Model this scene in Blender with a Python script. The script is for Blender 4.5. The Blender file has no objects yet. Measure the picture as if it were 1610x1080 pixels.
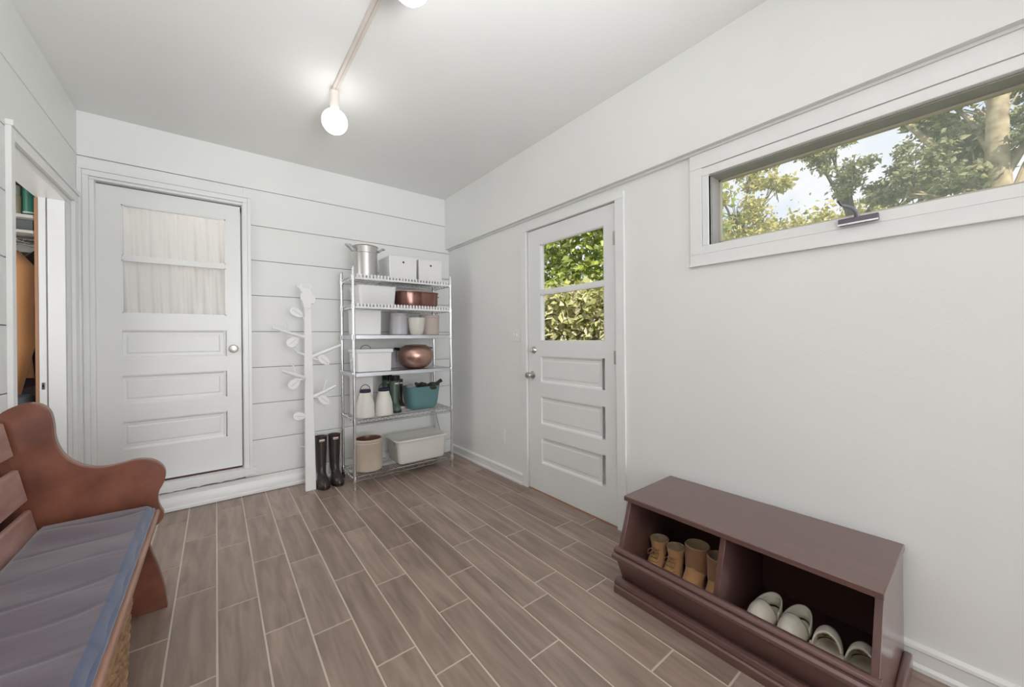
import bpy, math, random
from math import sin, cos, pi, radians, sqrt
from mathutils import Vector, Matrix
random.seed(7)
S = bpy.context.scene
COL = S.collection

# ------------------------------------------------------------ camera
YAW, ROLL = 0.66574, -0.0096
fw = Vector((sin(YAW), cos(YAW), 0)); r0 = Vector((cos(YAW), -sin(YAW), 0)); u0 = Vector((0, 0, 1))
rt = r0*cos(ROLL) + u0*sin(ROLL); up = -r0*sin(ROLL) + u0*cos(ROLL)
cd = bpy.data.cameras.new('camera'); cam = bpy.data.objects.new('camera', cd); COL.objects.link(cam)
cam.matrix_world = Matrix(((rt.x, up.x, -fw.x, -1.96555), (rt.y, up.y, -fw.y, -3.58006), (rt.z, up.z, -fw.z, 1.19), (0, 0, 0, 1)))
cd.sensor_fit = 'HORIZONTAL'; cd.sensor_width = 36; cd.lens = 593.07*36/1610; cd.shift_y = -7.516/1610
cd.clip_start = .05; cd.clip_end = 300
S.camera = cam

# ------------------------------------------------------------ world, sun, fill lights, exposure
S.view_settings.view_transform = 'Standard'; S.view_settings.look = 'None'
S.view_settings.gamma = 1; S.view_settings.use_curve_mapping = False
S.view_settings.exposure = 0.03
W = bpy.data.worlds.new('sky'); S.world = W; W.use_nodes = True
nt = W.node_tree; nt.nodes.clear()
wo = nt.nodes.new('ShaderNodeOutputWorld'); bg = nt.nodes.new('ShaderNodeBackground')
tc = nt.nodes.new('ShaderNodeTexCoord'); no = nt.nodes.new('ShaderNodeTexNoise'); cr = nt.nodes.new('ShaderNodeValToRGB')
no.inputs['Scale'].default_value = 3.2; no.inputs['Detail'].default_value = 6
cr.color_ramp.elements[0].position = .36; cr.color_ramp.elements[0].color = (.50, .68, .95, 1)
cr.color_ramp.elements[1].position = .54; cr.color_ramp.elements[1].color = (.96, .97, 1, 1)
nt.links.new(tc.outputs['Generated'], no.inputs['Vector']); nt.links.new(no.outputs['Fac'], cr.inputs['Fac'])
nt.links.new(cr.outputs['Color'], bg.inputs['Color']); nt.links.new(bg.outputs['Background'], wo.inputs['Surface'])
bg.inputs['Strength'].default_value = 1.15

def light(name, kind, loc, rot, energy, color=(1, 1, 1), **k):
    l = bpy.data.lights.new(name, kind); l.energy = energy; l.color = color
    for a, b in k.items(): setattr(l, a, b)
    o = bpy.data.objects.new(name, l); o.location = loc; o.rotation_euler = rot; COL.objects.link(o); return o
sun = light('sun', 'SUN', (0, 0, 10), (0, 0, 0), 6.5, (1, .95, .86), angle=radians(1))
sun.rotation_euler = Vector((.45, .62, -.62)).to_track_quat('-Z', 'Y').to_euler()
# fill light added behind the camera, set at the rear wall opening
light('rear_fill', 'AREA', (-1.25, -9.85, 1.25), (radians(97), 0, 0), 106, (.95, .975, 1), shape='RECTANGLE', size=2.3, size_y=2.1)
# spot added to brighten the room by bounce off the ceiling
bounce_spot = light('bounce_fill', 'SPOT', (-1.6, -4.1, 1.2), (0, 0, 0), 215, (.97, .985, 1), spot_size=radians(95), spot_blend=1, shadow_soft_size=.25)
bounce_spot.rotation_euler = (Vector((-1.65, -3.0, 2.67))-bounce_spot.location).to_track_quat('-Z', 'Y').to_euler()

# fill lights added in the closet, behind the curtained door and near the camera
light('closet_fill', 'AREA', (-3.47, -.75, 1.55), (0, radians(-90), 0), 13, (1, .99, .97), shape='RECTANGLE', size=1.3, size_y=.8)
light('curtain_fill', 'POINT', (-2.0, .6, 2.3), (0, 0, 0), 9, (1, .96, .92), shadow_soft_size=.12)
light('camera_fill', 'AREA', (-1.75, -4.2, 1.75), (radians(78), 0, radians(-12)), 7, (1, 1, 1), shape='RECTANGLE', size=.7, size_y=.7)

# ------------------------------------------------------------ materials
def nmat(name):
    m = bpy.data.materials.new(name); m.use_nodes = True
    return m, m.node_tree, m.node_tree.nodes['Principled BSDF']
def rgb(r, g, b):
    f = lambda c: ((c/255+.055)/1.055)**2.4 if c > 10 else c/255/12.92
    return (f(r), f(g), f(b), 1)
def mat(name, col, rough=.5, metal=0, var=.06, scale=8, bump=0, bscale=60, stretch=(1, 1, 1), coat=0, sheen=0, col2=None):
    m, t, p = nmat(name)
    p.inputs['Roughness'].default_value = rough; p.inputs['Metallic'].default_value = metal
    p.inputs['Coat Weight'].default_value = coat; p.inputs['Sheen Weight'].default_value = sheen
    tc = t.nodes.new('ShaderNodeTexCoord'); mp = t.nodes.new('ShaderNodeMapping'); mp.inputs['Scale'].default_value = stretch
    t.links.new(tc.outputs['Object'], mp.inputs['Vector'])
    n = t.nodes.new('ShaderNodeTexNoise'); n.inputs['Scale'].default_value = scale; n.inputs['Detail'].default_value = 5
    t.links.new(mp.outputs['Vector'], n.inputs['Vector'])
    r = t.nodes.new('ShaderNodeValToRGB'); r.color_ramp.elements[0].position = .3; r.color_ramp.elements[1].position = .7
    c2 = col2 if col2 else tuple(min(1, c*(1+var)) for c in col[:3])+(1,)
    r.color_ramp.elements[0].color = tuple(c*(1-var) for c in col[:3])+(1,); r.color_ramp.elements[1].color = c2
    t.links.new(n.outputs['Fac'], r.inputs['Fac']); t.links.new(r.outputs['Color'], p.inputs['Base Color'])
    if bump:
        b = t.nodes.new('ShaderNodeBump'); b.inputs['Strength'].default_value = bump; b.inputs['Distance'].default_value = .004
        n2 = t.nodes.new('ShaderNodeTexNoise'); n2.inputs['Scale'].default_value = bscale; n2.inputs['Detail'].default_value = 3
        t.links.new(mp.outputs['Vector'], n2.inputs['Vector']); t.links.new(n2.outputs['Fac'], b.inputs['Height']); t.links.new(b.outputs['Normal'], p.inputs['Normal'])
    return m
def island_mat(name, cols, rough, grain=0, transl=0, stretch=(1, 1, 1), gscale=8, bump=0):
    """colour picked per loose piece (tile, leaf), with optional wood-like grain"""
    m, t, p = nmat(name); p.inputs['Roughness'].default_value = rough
    g = t.nodes.new('ShaderNodeNewGeometry'); r = t.nodes.new('ShaderNodeValToRGB')
    el = r.color_ramp.elements
    while len(el) < len(cols): el.new(.5)
    for i, c in enumerate(cols): el[i].position = i/(len(cols)-1); el[i].color = c
    t.links.new(g.outputs['Random Per Island'], r.inputs['Fac'])
    out = r.outputs['Color']
    if grain:
        tc = t.nodes.new('ShaderNodeTexCoord'); mp = t.nodes.new('ShaderNodeMapping'); mp.inputs['Scale'].default_value = stretch
        ad = t.nodes.new('ShaderNodeVectorMath'); ad.operation = 'ADD'
        sc = t.nodes.new('ShaderNodeVectorMath'); sc.operation = 'SCALE'; sc.inputs['Scale'].default_value = 37
        cb = t.nodes.new('ShaderNodeCombineXYZ')
        for k in range(3): t.links.new(g.outputs['Random Per Island'], cb.inputs[k])
        t.links.new(cb.outputs[0], sc.inputs[0]); t.links.new(tc.outputs['Object'], mp.inputs['Vector'])
        t.links.new(mp.outputs[0], ad.inputs[0]); t.links.new(sc.outputs[0], ad.inputs[1])
        n = t.nodes.new('ShaderNodeTexNoise'); n.inputs['Scale'].default_value = gscale; n.inputs['Detail'].default_value = 7; n.inputs['Distortion'].default_value = .6
        t.links.new(ad.outputs[0], n.inputs['Vector'])
        mr = t.nodes.new('ShaderNodeMapRange'); mr.inputs['From Min'].default_value = .3; mr.inputs['From Max'].default_value = .7
        mr.inputs['To Min'].default_value = 1-grain; mr.inputs['To Max'].default_value = 1+grain
        t.links.new(n.outputs['Fac'], mr.inputs['Value'])
        mx = t.nodes.new('ShaderNodeVectorMath'); mx.operation = 'SCALE'
        t.links.new(out, mx.inputs[0]); t.links.new(mr.outputs[0], mx.inputs['Scale']); out = mx.outputs[0]
        if bump:
            b = t.nodes.new('ShaderNodeBump'); b.inputs['Strength'].default_value = bump; b.inputs['Distance'].default_value = .002
            t.links.new(n.outputs['Fac'], b.inputs['Height']); t.links.new(b.outputs['Normal'], p.inputs['Normal'])
    t.links.new(out, p.inputs['Base Color'])
    if transl:
        tr = t.nodes.new('ShaderNodeBsdfTranslucent'); ms = t.nodes.new('ShaderNodeMixShader'); ms.inputs[0].default_value = transl
        t.links.new(out, tr.inputs['Color']); t.links.new(p.outputs[0], ms.inputs[1]); t.links.new(tr.outputs[0], ms.inputs[2])
        t.links.new(ms.outputs[0], t.nodes['Material Output'].inputs['Surface'])
    return m
def glass(name, haze=0.0):
    m, t, p = nmat(name)
    tr = t.nodes.new('ShaderNodeBsdfTransparent'); gl = t.nodes.new('ShaderNodeBsdfGlossy'); gl.inputs['Roughness'].default_value = .01
    fr = t.nodes.new('ShaderNodeFresnel'); fr.inputs['IOR'].default_value = 1.1
    ms = t.nodes.new('ShaderNodeMixShader'); t.links.new(fr.outputs[0], ms.inputs[0])
    t.links.new(tr.outputs[0], ms.inputs[1]); t.links.new(gl.outputs[0], ms.inputs[2]); last = ms
    if haze:
        d = t.nodes.new('ShaderNodeBsdfTranslucent'); d.inputs['Color'].default_value = (.9, .9, .86, 1)
        m2 = t.nodes.new('ShaderNodeMixShader'); m2.inputs[0].default_value = haze
        t.links.new(ms.outputs[0], m2.inputs[1]); t.links.new(d.outputs[0], m2.inputs[2]); last = m2
    t.links.new(last.outputs[0], t.nodes['Material Output'].inputs['Surface']); return m
def emis(name, col, s):
    m, t, p = nmat(name); p.inputs['Base Color'].default_value = (.9, .9, .88, 1)
    p.inputs['Emission Color'].default_value = col; p.inputs['Emission Strength'].default_value = s; return m

M = dict(
    wall=mat('wall_paint', (.895, .90, .885, 1), .55, var=.015, scale=2, bump=.12, bscale=90),
    ceil=mat('ceiling_paint', (.90, .905, .89, 1), .8, var=.02, scale=1.3, bump=.15, bscale=60),
    trim=mat('trim_paint', (.89, .895, .885, 1), .3, var=.015, scale=5),
    door=mat('door_paint', (.875, .88, .875, 1), .3, var=.02, scale=3, bump=.05, bscale=40),
    gap=mat('board_gap', (.33, .32, .31, 1), .8),
    reveal=mat('grey_reveal', rgb(170, 169, 166), .5),
    beige=mat('beige_seal', rgb(205, 198, 180), .5),
    white=mat('white_plastic', (.89, .89, .89, 1), .3, var=.01),
    white2=mat('white_enamel', (.87, .87, .875, 1), .25, var=.01),
    matwhite=mat('tree_white', (.92, .92, .92, 1), .45, var=.01),
    paper=mat('white_card', (.89, .89, .885, 1), .6, var=.01),
    nickel=mat('brushed_nickel', (.56, .53, .50, 1), .28, 1, scale=20),
    chrome=mat('chrome_wire', (.74, .74, .75, 1), .18, 1, var=.03, scale=20),
    steel=mat('steel_shelf', (.66, .67, .70, 1), .33, 1, var=.04, scale=3, stretch=(.3, 4, 4)),
    alu=mat('aluminium_pot', (.60, .59, .58, 1), .34, 1, var=.06, scale=12, stretch=(1, 1, .15)),
    copper=mat('copper_pan', rgb(192, 156, 144), .3, .9, var=.08, scale=6),
    roaster=mat('brown_roaster', rgb(128, 90, 80), .14, .55, var=.12, scale=9, coat=.4),
    darkmetal=mat('dark_handle', rgb(45, 45, 50), .4, .5),
    greyitem=mat('grey_plastic', rgb(176, 174, 180), .5),
    lilac=mat('pale_grey_glaze', rgb(190, 188, 193), .3),
    pink=mat('pinkish_ceramic', rgb(205, 190, 182), .45),
    ivory=mat('ivory_ceramic', rgb(222, 220, 210), .3),
    crock=mat('stoneware', rgb(196, 182, 166), .4, var=.1, scale=7),
    crockin=mat('brown_glaze', rgb(112, 76, 62), .3),
    navy=mat('navy_collar', rgb(42, 42, 66), .4),
    bag=mat('warm_white', rgb(226, 223, 216), .5, var=.01),
    teal=mat('teal_plastic', rgb(98, 140, 142), .45, var=.04),
    greenrub=mat('green_rubber', rgb(82, 102, 90), .3, var=.08),
    glove=mat('dark_olive_cloth', rgb(56, 56, 46), .8, var=.25, scale=30, bump=.5),
    brownrub=mat('brown_rubber', rgb(62, 54, 52), .32, var=.1),
    blackrub=mat('dark_rubber', rgb(38, 33, 33), .35),
    brownin=mat('boot_lining', rgb(90, 62, 56), .8),
    tag=mat('cream_tag', rgb(228, 216, 200), .5),
    tagred=mat('tag_red', rgb(150, 80, 70), .5),
    suede=mat('tan_suede', rgb(218, 166, 114), .85, var=.12, scale=14, bump=.5, bscale=160, sheen=.3),
    suede2=mat('brown_suede', rgb(176, 128, 94), .85, var=.16, scale=14, bump=.5, bscale=160, sheen=.3),
    shear=mat('shearling', rgb(196, 174, 142), .95, var=.1, scale=60, bump=1, bscale=200),
    lace=mat('tan_lace', rgb(172, 132, 100), .8),
    clog=mat('cream_clog', rgb(250, 242, 226), .5, var=.03),
    clogin=mat('clog_lining', rgb(196, 172, 134), .8, var=.08),
    clogline=mat('clog_line', rgb(70, 60, 60), .6),
    espresso=mat('espresso_wood', rgb(108, 78, 73), .32, var=.08, scale=5, stretch=(6, .6, 6), coat=.6),
    espin=mat('espresso_back', rgb(92, 62, 57), .35, var=.08, scale=4),
    pew=mat('pew_wood', rgb(120, 68, 52), .32, var=.35, scale=6, col2=rgb(148, 92, 72), coat=.2, bump=.1, bscale=30),
    slat=mat('slat_glare_wood', rgb(178, 136, 124), .38, var=.22, scale=4, stretch=(4, .8, 4), col2=rgb(208, 170, 160), bump=.2, bscale=20, coat=.15),  # glare on the slats put into the wood colour
    seatedge=mat('seat_edge_wood', rgb(165, 124, 106), .4, var=.2, scale=6, stretch=(5, .8, 5)),
    cushion=mat('navy_glare_fabric', rgb(96, 84, 98), .7, var=.08, scale=5, sheen=.5, bump=.35, bscale=9, stretch=(1, 3, 1)),  # cushion is navy; warm glare on its top put into this colour
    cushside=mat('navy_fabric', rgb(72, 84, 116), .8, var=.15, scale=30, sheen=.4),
    wicker=mat('wicker', rgb(150, 112, 80), .6, var=.3, scale=25, col2=rgb(190, 150, 112)),
    camel=mat('camel_wool', rgb(178, 130, 84), .9, var=.06, scale=5, sheen=.3),
    darkcloth=mat('dark_plum_cloth', rgb(62, 44, 44), .9),
    navycloth=mat('navy_cloth', rgb(48, 62, 86), .9),
    greygreen=mat('grey_board', rgb(100, 106, 106), .6),
    green=mat('green_tin', rgb(34, 104, 86), .4),
    jar=mat('cream_jar', rgb(206, 196, 172), .4),
    jarlid=mat('pale_green_lid', rgb(200, 208, 196), .4),
    rawwood=mat('bare_wood', rgb(176, 130, 100), .6, stretch=(8, 8, 1)),
    shelfpaint=mat('shelf_paint', rgb(214, 214, 206), .5),
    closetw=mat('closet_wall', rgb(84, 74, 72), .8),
    greyroll=mat('grey_roll', rgb(120, 130, 138), .5, var=.2, scale=20),
    shade=mat('lamp_cap', rgb(226, 217, 210), .4),
    bulb=emis('bulb_glass', (1, .985, .95, 1), 6),
    purple=mat('window_hardware', rgb(108, 102, 112), .35, .4),
    handle=mat('crank_grey', rgb(150, 152, 158), .35, .5),
    glass=glass('clear_glass'), haze=glass('hazy_glass', .14),  # window haze mixed into the pane as pale translucency
    ground=mat('lawn', rgb(96, 110, 60), .9, var=.3, scale=3),
    bark=mat('bark', rgb(150, 132, 104), .9, var=.3, scale=6, bump=1, bscale=12, col2=rgb(196, 180, 146)),
    darkbark=mat('dark_bark', rgb(92, 80, 66), .9, var=.2, scale=6),
    cord=mat('grey_cord', rgb(150, 146, 140), .5),
    grout=mat('grout', rgb(212, 198, 184), .8),
    tile=island_mat('wood_look_tile', [rgb(144, 124, 112), rgb(158, 138, 125), rgb(150, 130, 118), rgb(164, 144, 131)], .33, grain=.26, stretch=(7, .8, 1), gscale=3.5, bump=.25),
    leaf=island_mat('leaf_green', [rgb(92, 116, 40), rgb(156, 172, 70), rgb(196, 202, 112), rgb(118, 138, 54), rgb(214, 208, 158)], .45, transl=.35),
    leaf2=island_mat('leaf_pale', [rgb(186, 184, 116), rgb(222, 214, 180), rgb(150, 158, 80), rgb(232, 222, 198)], .5, transl=.35),
    leafy=island_mat('leaf_yellow', [rgb(176, 172, 92), rgb(214, 200, 124), rgb(150, 154, 84)], .5, transl=.4),
    leafg=island_mat('leaf_grey_green', [rgb(158, 160, 116), rgb(124, 130, 88), rgb(190, 184, 140)], .5, transl=.35),
)
def curtain_mat():
    m, t, p = nmat('sheer_curtain'); p.inputs['Base Color'].default_value = (.92, .90, .875, 1); p.inputs['Roughness'].default_value = .9
    tr = t.nodes.new('ShaderNodeBsdfTranslucent'); tr.inputs['Color'].default_value = (.9, .87, .84, 1)
    ms = t.nodes.new('ShaderNodeMixShader'); ms.inputs[0].default_value = .15
    t.links.new(p.outputs[0], ms.inputs[1]); t.links.new(tr.outputs[0], ms.inputs[2]); t.links.new(ms.outputs[0], t.nodes['Material Output'].inputs['Surface'])
    return m
M['curtain'] = curtain_mat()
M['groove'] = mat('painted_groove', (.6, .6, .59, 1), .6)

# ------------------------------------------------------------ mesh helpers
class MB:
    def __init__(s): s.v = []; s.f = []; s.m = []; s.cur = 0
    def add(s, vs, fs):
        b = len(s.v); s.v += [tuple(v) for v in vs]; s.f += [tuple(i+b for i in f) for f in fs]; s.m += [s.cur]*len(fs); return s
    def box(s, x0, x1, y0, y1, z0, z1):
        x0, x1 = min(x0, x1), max(x0, x1); y0, y1 = min(y0, y1), max(y0, y1); z0, z1 = min(z0, z1), max(z0, z1)
        v = [(x, y, z) for x in (x0, x1) for y in (y0, y1) for z in (z0, z1)]
        return s.add(v, [(0, 1, 3, 2), (4, 6, 7, 5), (0, 4, 5, 1), (2, 3, 7, 6), (0, 2, 6, 4), (1, 5, 7, 3)])
    def frustum(s, b, t, z0, z1):      # b,t = (x0,x1,y0,y1) at bottom and top
        v = [(b[0], b[2], z0), (b[1], b[2], z0), (b[1], b[3], z0), (b[0], b[3], z0), (t[0], t[2], z1), (t[1], t[2], z1), (t[1], t[3], z1), (t[0], t[3], z1)]
        return s.add(v, [(3, 2, 1, 0), (4, 5, 6, 7), (0, 1, 5, 4), (1, 2, 6, 5), (2, 3, 7, 6), (3, 0, 4, 7)])
    def tube(s, pts, r, n=8, cap=True, close=False):
        pts = [Vector(p) for p in pts]; k = len(pts); rs = r if isinstance(r, (list, tuple)) else [r]*k
        vs = []; ref = None
        for i, p in enumerate(pts):
            if close: d = pts[(i+1) % k]-pts[i-1]
            else: d = pts[min(i+1, k-1)]-pts[max(i-1, 0)]
            d.normalize()
            if ref is None: ref = Vector((0, 0, 1)) if abs(d.z) < .9 else Vector((1, 0, 0))
            a = (ref - d*ref.dot(d))
            if a.length < 1e-6: a = d.orthogonal()
            a.normalize(); b = d.cross(a); ref = a
            for j in range(n):
                t = 2*pi*j/n; vs.append(p+(a*cos(t)+b*sin(t))*rs[i])
        fs = [(i*n+j, i*n+(j+1) % n, (i+1)*n+(j+1) % n, (i+1)*n+j) for i in range(k-1) for j in range(n)]
        if close: fs += [((k-1)*n+j, (k-1)*n+(j+1) % n, (j+1) % n, j) for j in range(n)]
        elif cap: fs += [tuple(reversed(range(n))), tuple((k-1)*n+j for j in range(n))]
        return s.add(vs, fs)
    def lathe(s, prof, c=(0, 0, 0), n=32, sx=1, sy=1, cap0=True, cap1=False, ax='Z', pw=1.0):
        vs = []
        for r, z in prof:
            for j in range(n):
                t = 2*pi*j/n; cx, sn = cos(t), sin(t)
                if pw != 1: cx = math.copysign(abs(cx)**pw, cx); sn = math.copysign(abs(sn)**pw, sn)
                a, b = r*cx*sx, r*sn*sy
                if ax == 'Z': v = (c[0]+a, c[1]+b, c[2]+z)
                elif ax == 'X': v = (c[0]+z, c[1]+a, c[2]+b)
                else: v = (c[0]+a, c[1]+z, c[2]+b)
                vs.append(v)
        k = len(prof); fs = [(i*n+j, i*n+(j+1) % n, (i+1)*n+(j+1) % n, (i+1)*n+j) for i in range(k-1) for j in range(n)]
        if cap0: fs.append(tuple(reversed(range(n))))
        if cap1: fs.append(tuple((k-1)*n+j for j in range(n)))
        return s.add(vs, fs)
    def prism(s, poly, ax, a, b):      # poly of 2D pts; ax = extrusion axis
        f = {'X': lambda p, t: (t, p[0], p[1]), 'Y': lambda p, t: (p[0], t, p[1]), 'Z': lambda p, t: (p[0], p[1], t)}[ax]
        n = len(poly); vs = [f(p, a) for p in poly]+[f(p, b) for p in poly]
        return s.add(vs, [tuple(range(n)), tuple(reversed(range(n, 2*n)))]+[(i, n+i, n+(i+1) % n, (i+1) % n) for i in range(n)])
    def grid(s, fn, nu, nv):
        vs = [fn(i/nu, j/nv) for i in range(nu+1) for j in range(nv+1)]
        return s.add(vs, [(i*(nv+1)+j, (i+1)*(nv+1)+j, (i+1)*(nv+1)+j+1, i*(nv+1)+j+1) for i in range(nu) for j in range(nv)])

def root_loc(o):
    v = Vector((0, 0, 0))
    while o: v += o.location; o = o.parent
    return v
def build(mb, name, m, parent=None, loc=(0, 0, 0), bevel=0, seg=2, smooth=True, solid=0, sub=0, angle=35):
    me = bpy.data.meshes.new(name)
    off = root_loc(parent) if parent else Vector(loc)
    me.from_pydata([tuple(Vector(v)-off) for v in mb.v], [], mb.f)
    ms = m if isinstance(m, (list, tuple)) else [m]
    for x in ms: me.materials.append(M[x])
    if len(ms) > 1: me.polygons.foreach_set('material_index', mb.m)
    import bmesh
    bm = bmesh.new(); bm.from_mesh(me); bmesh.ops.recalc_face_normals(bm, faces=bm.faces); bm.to_mesh(me); bm.free()
    if smooth:
        me.polygons.foreach_set('use_smooth', [True]*len(me.polygons)); me.set_sharp_from_angle(angle=radians(angle))
    me.update()
    o = bpy.data.objects.new(name, me); COL.objects.link(o)
    if parent: o.parent = parent
    else: o.location = off
    if solid: d = o.modifiers.new('s', 'SOLIDIFY'); d.thickness = solid; d.offset = 0
    if sub: d = o.modifiers.new('u', 'SUBSURF'); d.levels = sub; d.render_levels = sub
    if bevel: d = o.modifiers.new('b', 'BEVEL'); d.width = bevel; d.segments = seg; d.limit_method = 'ANGLE'; d.angle_limit = radians(35); d.harden_normals = False
    return o
def thing(name, loc, label=None, cat=None, group=None, kind=None):
    o = bpy.data.objects.new(name, None); o.location = loc; o.empty_display_size = .05; COL.objects.link(o)
    return tag(o, label, cat, group, kind)
def tag(o, label=None, cat=None, group=None, kind=None):
    if label: o['label'] = label
    if cat: o['category'] = cat
    if group: o['group'] = group
    if kind: o['kind'] = kind
    return o
def struct(mb, name, m, **k): return tag(build(mb, name, m, **k), kind='structure')
def kids(o): return [c for c in COL.objects if c.parent == o]
def dup(o, loc=None, rotz=None, label=None, parent=None):
    ch = kids(o); c = o.copy(); COL.objects.link(c); c.parent = parent
    if loc is not None: c.location = loc
    if rotz is not None: c.rotation_euler = (0, 0, rotz)
    if label: c['label'] = label
    for x in ch: dup(x, parent=c)
    return c

XL, ZC = -2.651, 2.669
# ============================================================ SETTING
# floor: grout bed with individual long tiles running towards the back wall
TL, TW = .627, .152
off = {-2: .9, -1: 1.237, 0: .83, 1: 1.122, 2: 1.253, 3: .934, 4: 1.10, 5: 1.457, 6: 1.26, 7: 1.662, 8: 1.568, 9: 1.765, 10: 1.444, 11: 1.876, 12: .7}
fl = MB(); fl.box(-3.6, .16, -10.0, .6, -.12, -.0022); fl.cur = 1
def tile_at(x0, x1, y0, y1):
    b = .0015; v = [(x0, y0, -.003), (x1, y0, -.003), (x1, y1, -.003), (x0, y1, -.003), (x0+b, y0+b, 0), (x1-b, y0+b, 0), (x1-b, y1-b, 0), (x0+b, y1-b, 0)]
    fl.add(v, [(4, 5, 6, 7), (0, 1, 5, 4), (1, 2, 6, 5), (2, 3, 7, 6), (3, 0, 4, 7)])
for i in range(-6, 13):
    x0 = -1.97+i*TW+.003; x1 = min(x0+TW-.006, .0)
    if i < -4: continue
    o0 = -(off.get(i, .3*(i % 3))) % TL
    y = -10.0+((o0+10.0) % TL)-TL
    while y < .0:
        tile_at(x0, x1, max(y+.003, -9.98), min(y+TL-.003, .0)); y += TL
struct(fl, 'floor', ['grout', 'tile'], smooth=False)

struct(MB().box(-3.7, .18, -10.0, .6, ZC, ZC+.12), 'ceiling', 'ceil', smooth=False)

# back wall: shiplap boards
DX0, DX1, DZ0, DZ1 = -2.60, -1.79, .165, 2.262        # opening of the far left door
seams = [0, .13, .4126, .698, .9825, 1.266, 1.55, 1.827, 2.10, 2.3845, ZC]
bw = MB()
def boards(mb, spans_fn, put, gap=.0045):
    for a, b in zip(seams[:-1], seams[1:]):
        for s0, s1 in spans_fn(a, b): put(mb, s0, s1, a+(gap/2 if a else 0), b-(gap/2 if b < ZC else 0))
def back_spans(a, b):
    if a >= DZ1-.001: return [(XL-.15, 0)]
    if b <= DZ0: return [(XL-.15, 0)]
    return [(XL-.15, DX0), (DX1, 0)]
def put_b(mb, x0, x1, a, b):
    if x0 < DX0-.001 and x1 > DX1: mb.box(x0, x1, 0, .02, a, b); return
    mb.box(x0, x1, 0, .02, a, b)
boards(bw, back_spans, put_b)
bw.box(DX0-.001, DX1+.001, 0.012, .02, .13, DZ0); bw.box(DX0-.001, DX1+.001, .001, .02, DZ1, 2.3845-.003)
bw.cur = 1
bw.box(XL-.15, DX0, .012, .15, 0, ZC); bw.box(DX1, .15, .012, .15, 0, ZC); bw.box(DX0, DX1, .012, .15, 0, DZ0); bw.box(DX0, DX1, .012, .15, DZ1, ZC)
struct(bw, 'wall_back', ['wall', 'gap'], bevel=.0015, seg=1, smooth=False)

# right wall with the front door and the high window
RD0, RD1, RDZ = -2.135, -1.28, 2.042
WY0, WY1, WZ0, WZ1 = -3.84, -2.70, 1.655, 2.008
rw = MB(); T = .14
rw.box(0, T, RD1, .15, 0, 2.14); rw.box(0, T, WY1, RD0, 0, 2.14); rw.box(0, T, RD0, RD1, RDZ, 2.14)
rw.box(0, T, WY0, WY1, 0, WZ0-.012); rw.box(0, T, WY0, WY1, WZ1+.012, 2.14); rw.box(0, T, -10.0, WY0, 0, 2.14)
rw.box(-.045, T, -10.0, -.002, 2.14, ZC)
struct(rw, 'wall_right', 'wall', smooth=False)
struct(MB().box(-.018, 0.001, -10.0, -.002, 2.128, 2.1405), 'trim_1', 'trim', bevel=.002)

# left wall: shiplap, doorway to the closet
LY0, LY1, LZ = -1.006, -.13, 2.06
lw = MB()
def left_spans(a, b):
    if a >= LZ: return [(-10.0, 0)]
    return [(-10.0, LY0), (LY1, 0)]
def put_l(mb, y0, y1, a, b):
    if a < LZ < b and y0 < -5: mb.box(XL-.02, XL, LY0+.0005, LY1-.0005, LZ, b)
    mb.box(XL-.02, XL, y0, y1, a, b)
boards(lw, left_spans, put_l)
lw.cur = 1
lw.box(XL-.12, XL-.012, -10.0, LY0, 0, ZC); lw.box(XL-.12, XL-.012, LY1, 0, 0, ZC); lw.box(XL-.12, XL-.012, LY0, LY1, LZ, ZC)
struct(lw, 'wall_left', ['wall', 'gap'], bevel=.0015, seg=1, smooth=False)
# unseen rear wall, its wide opening added to go with the fill light
re = MB(); re.box(-3.7, -2.45, -10.0, -9.88, 0, ZC); re.box(-.05, .15, -10.0, -9.88, 0, ZC); re.box(-2.45, -.05, -10.0, -9.88, 2.45, ZC); re.box(-2.45, -.05, -10.0, -9.88, 0, .2)
struct(re, 'wall_rear', 'wall', smooth=False)

hl = MB(); hl.box(XL-.12, -1.2, 1.0, 1.1, 0, ZC); hl.box(-1.3, -1.2, .15, 1.0, 0, ZC); hl.box(XL-.115, XL-.03, .5, 1.0, 0, ZC); hl.box(XL-.115, XL-.03, .151, .5, 0, ZC); hl.box(XL-.12, -1.2, .15, 1.1, ZC, ZC+.05); hl.box(XL-.12, -1.2, .15, 1.1, 0, .1)
struct(hl, 'wall_skyblock', 'wall', smooth=False)  # enclosing box added behind the curtained door to keep sky light off
# closet shell behind the left doorway
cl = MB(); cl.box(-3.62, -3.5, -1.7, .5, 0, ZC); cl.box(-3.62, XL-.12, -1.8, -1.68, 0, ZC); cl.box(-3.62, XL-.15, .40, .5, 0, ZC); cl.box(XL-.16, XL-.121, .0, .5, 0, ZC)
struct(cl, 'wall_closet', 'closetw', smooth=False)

# doorway lining, from the room inwards
j = MB()
j.box(XL-.0039, XL+.0, LY1-.09, LY1, 0, 2.0255); j.box(XL-.072, XL-.0041, -.2265, LY1, 0, 2.0255)      # right jamb with step
j.box(XL-.12, XL, LY0, LY1, 2.026, LZ-.001)
j.box(XL-.107, XL-.078, -.2265, LY1, 0, 2.026)
lining = struct(j, 'trim_2', 'trim', bevel=.002)
build(MB().box(XL-.0775, XL-.0725, -.2235, LY1, 0, 2.02), 'shadow_gap', 'gap', lining)
build(MB().box(XL-.12, XL-.1075, -.2275, LY1, 0, 2.02), 'bare_edge', 'rawwood', lining)
sp = build(MB().box(XL-.098, XL-.086, -.2285, -.2262, .925, .965), 'strike_plate', 'nickel', lining, bevel=.001)
sp['label'] = 'small metal strike plate'
build(MB().box(XL-.096, XL-.089, -.2295, -.2284, .938, .952), 'bolt_hole', 'blackrub', sp)

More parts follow.
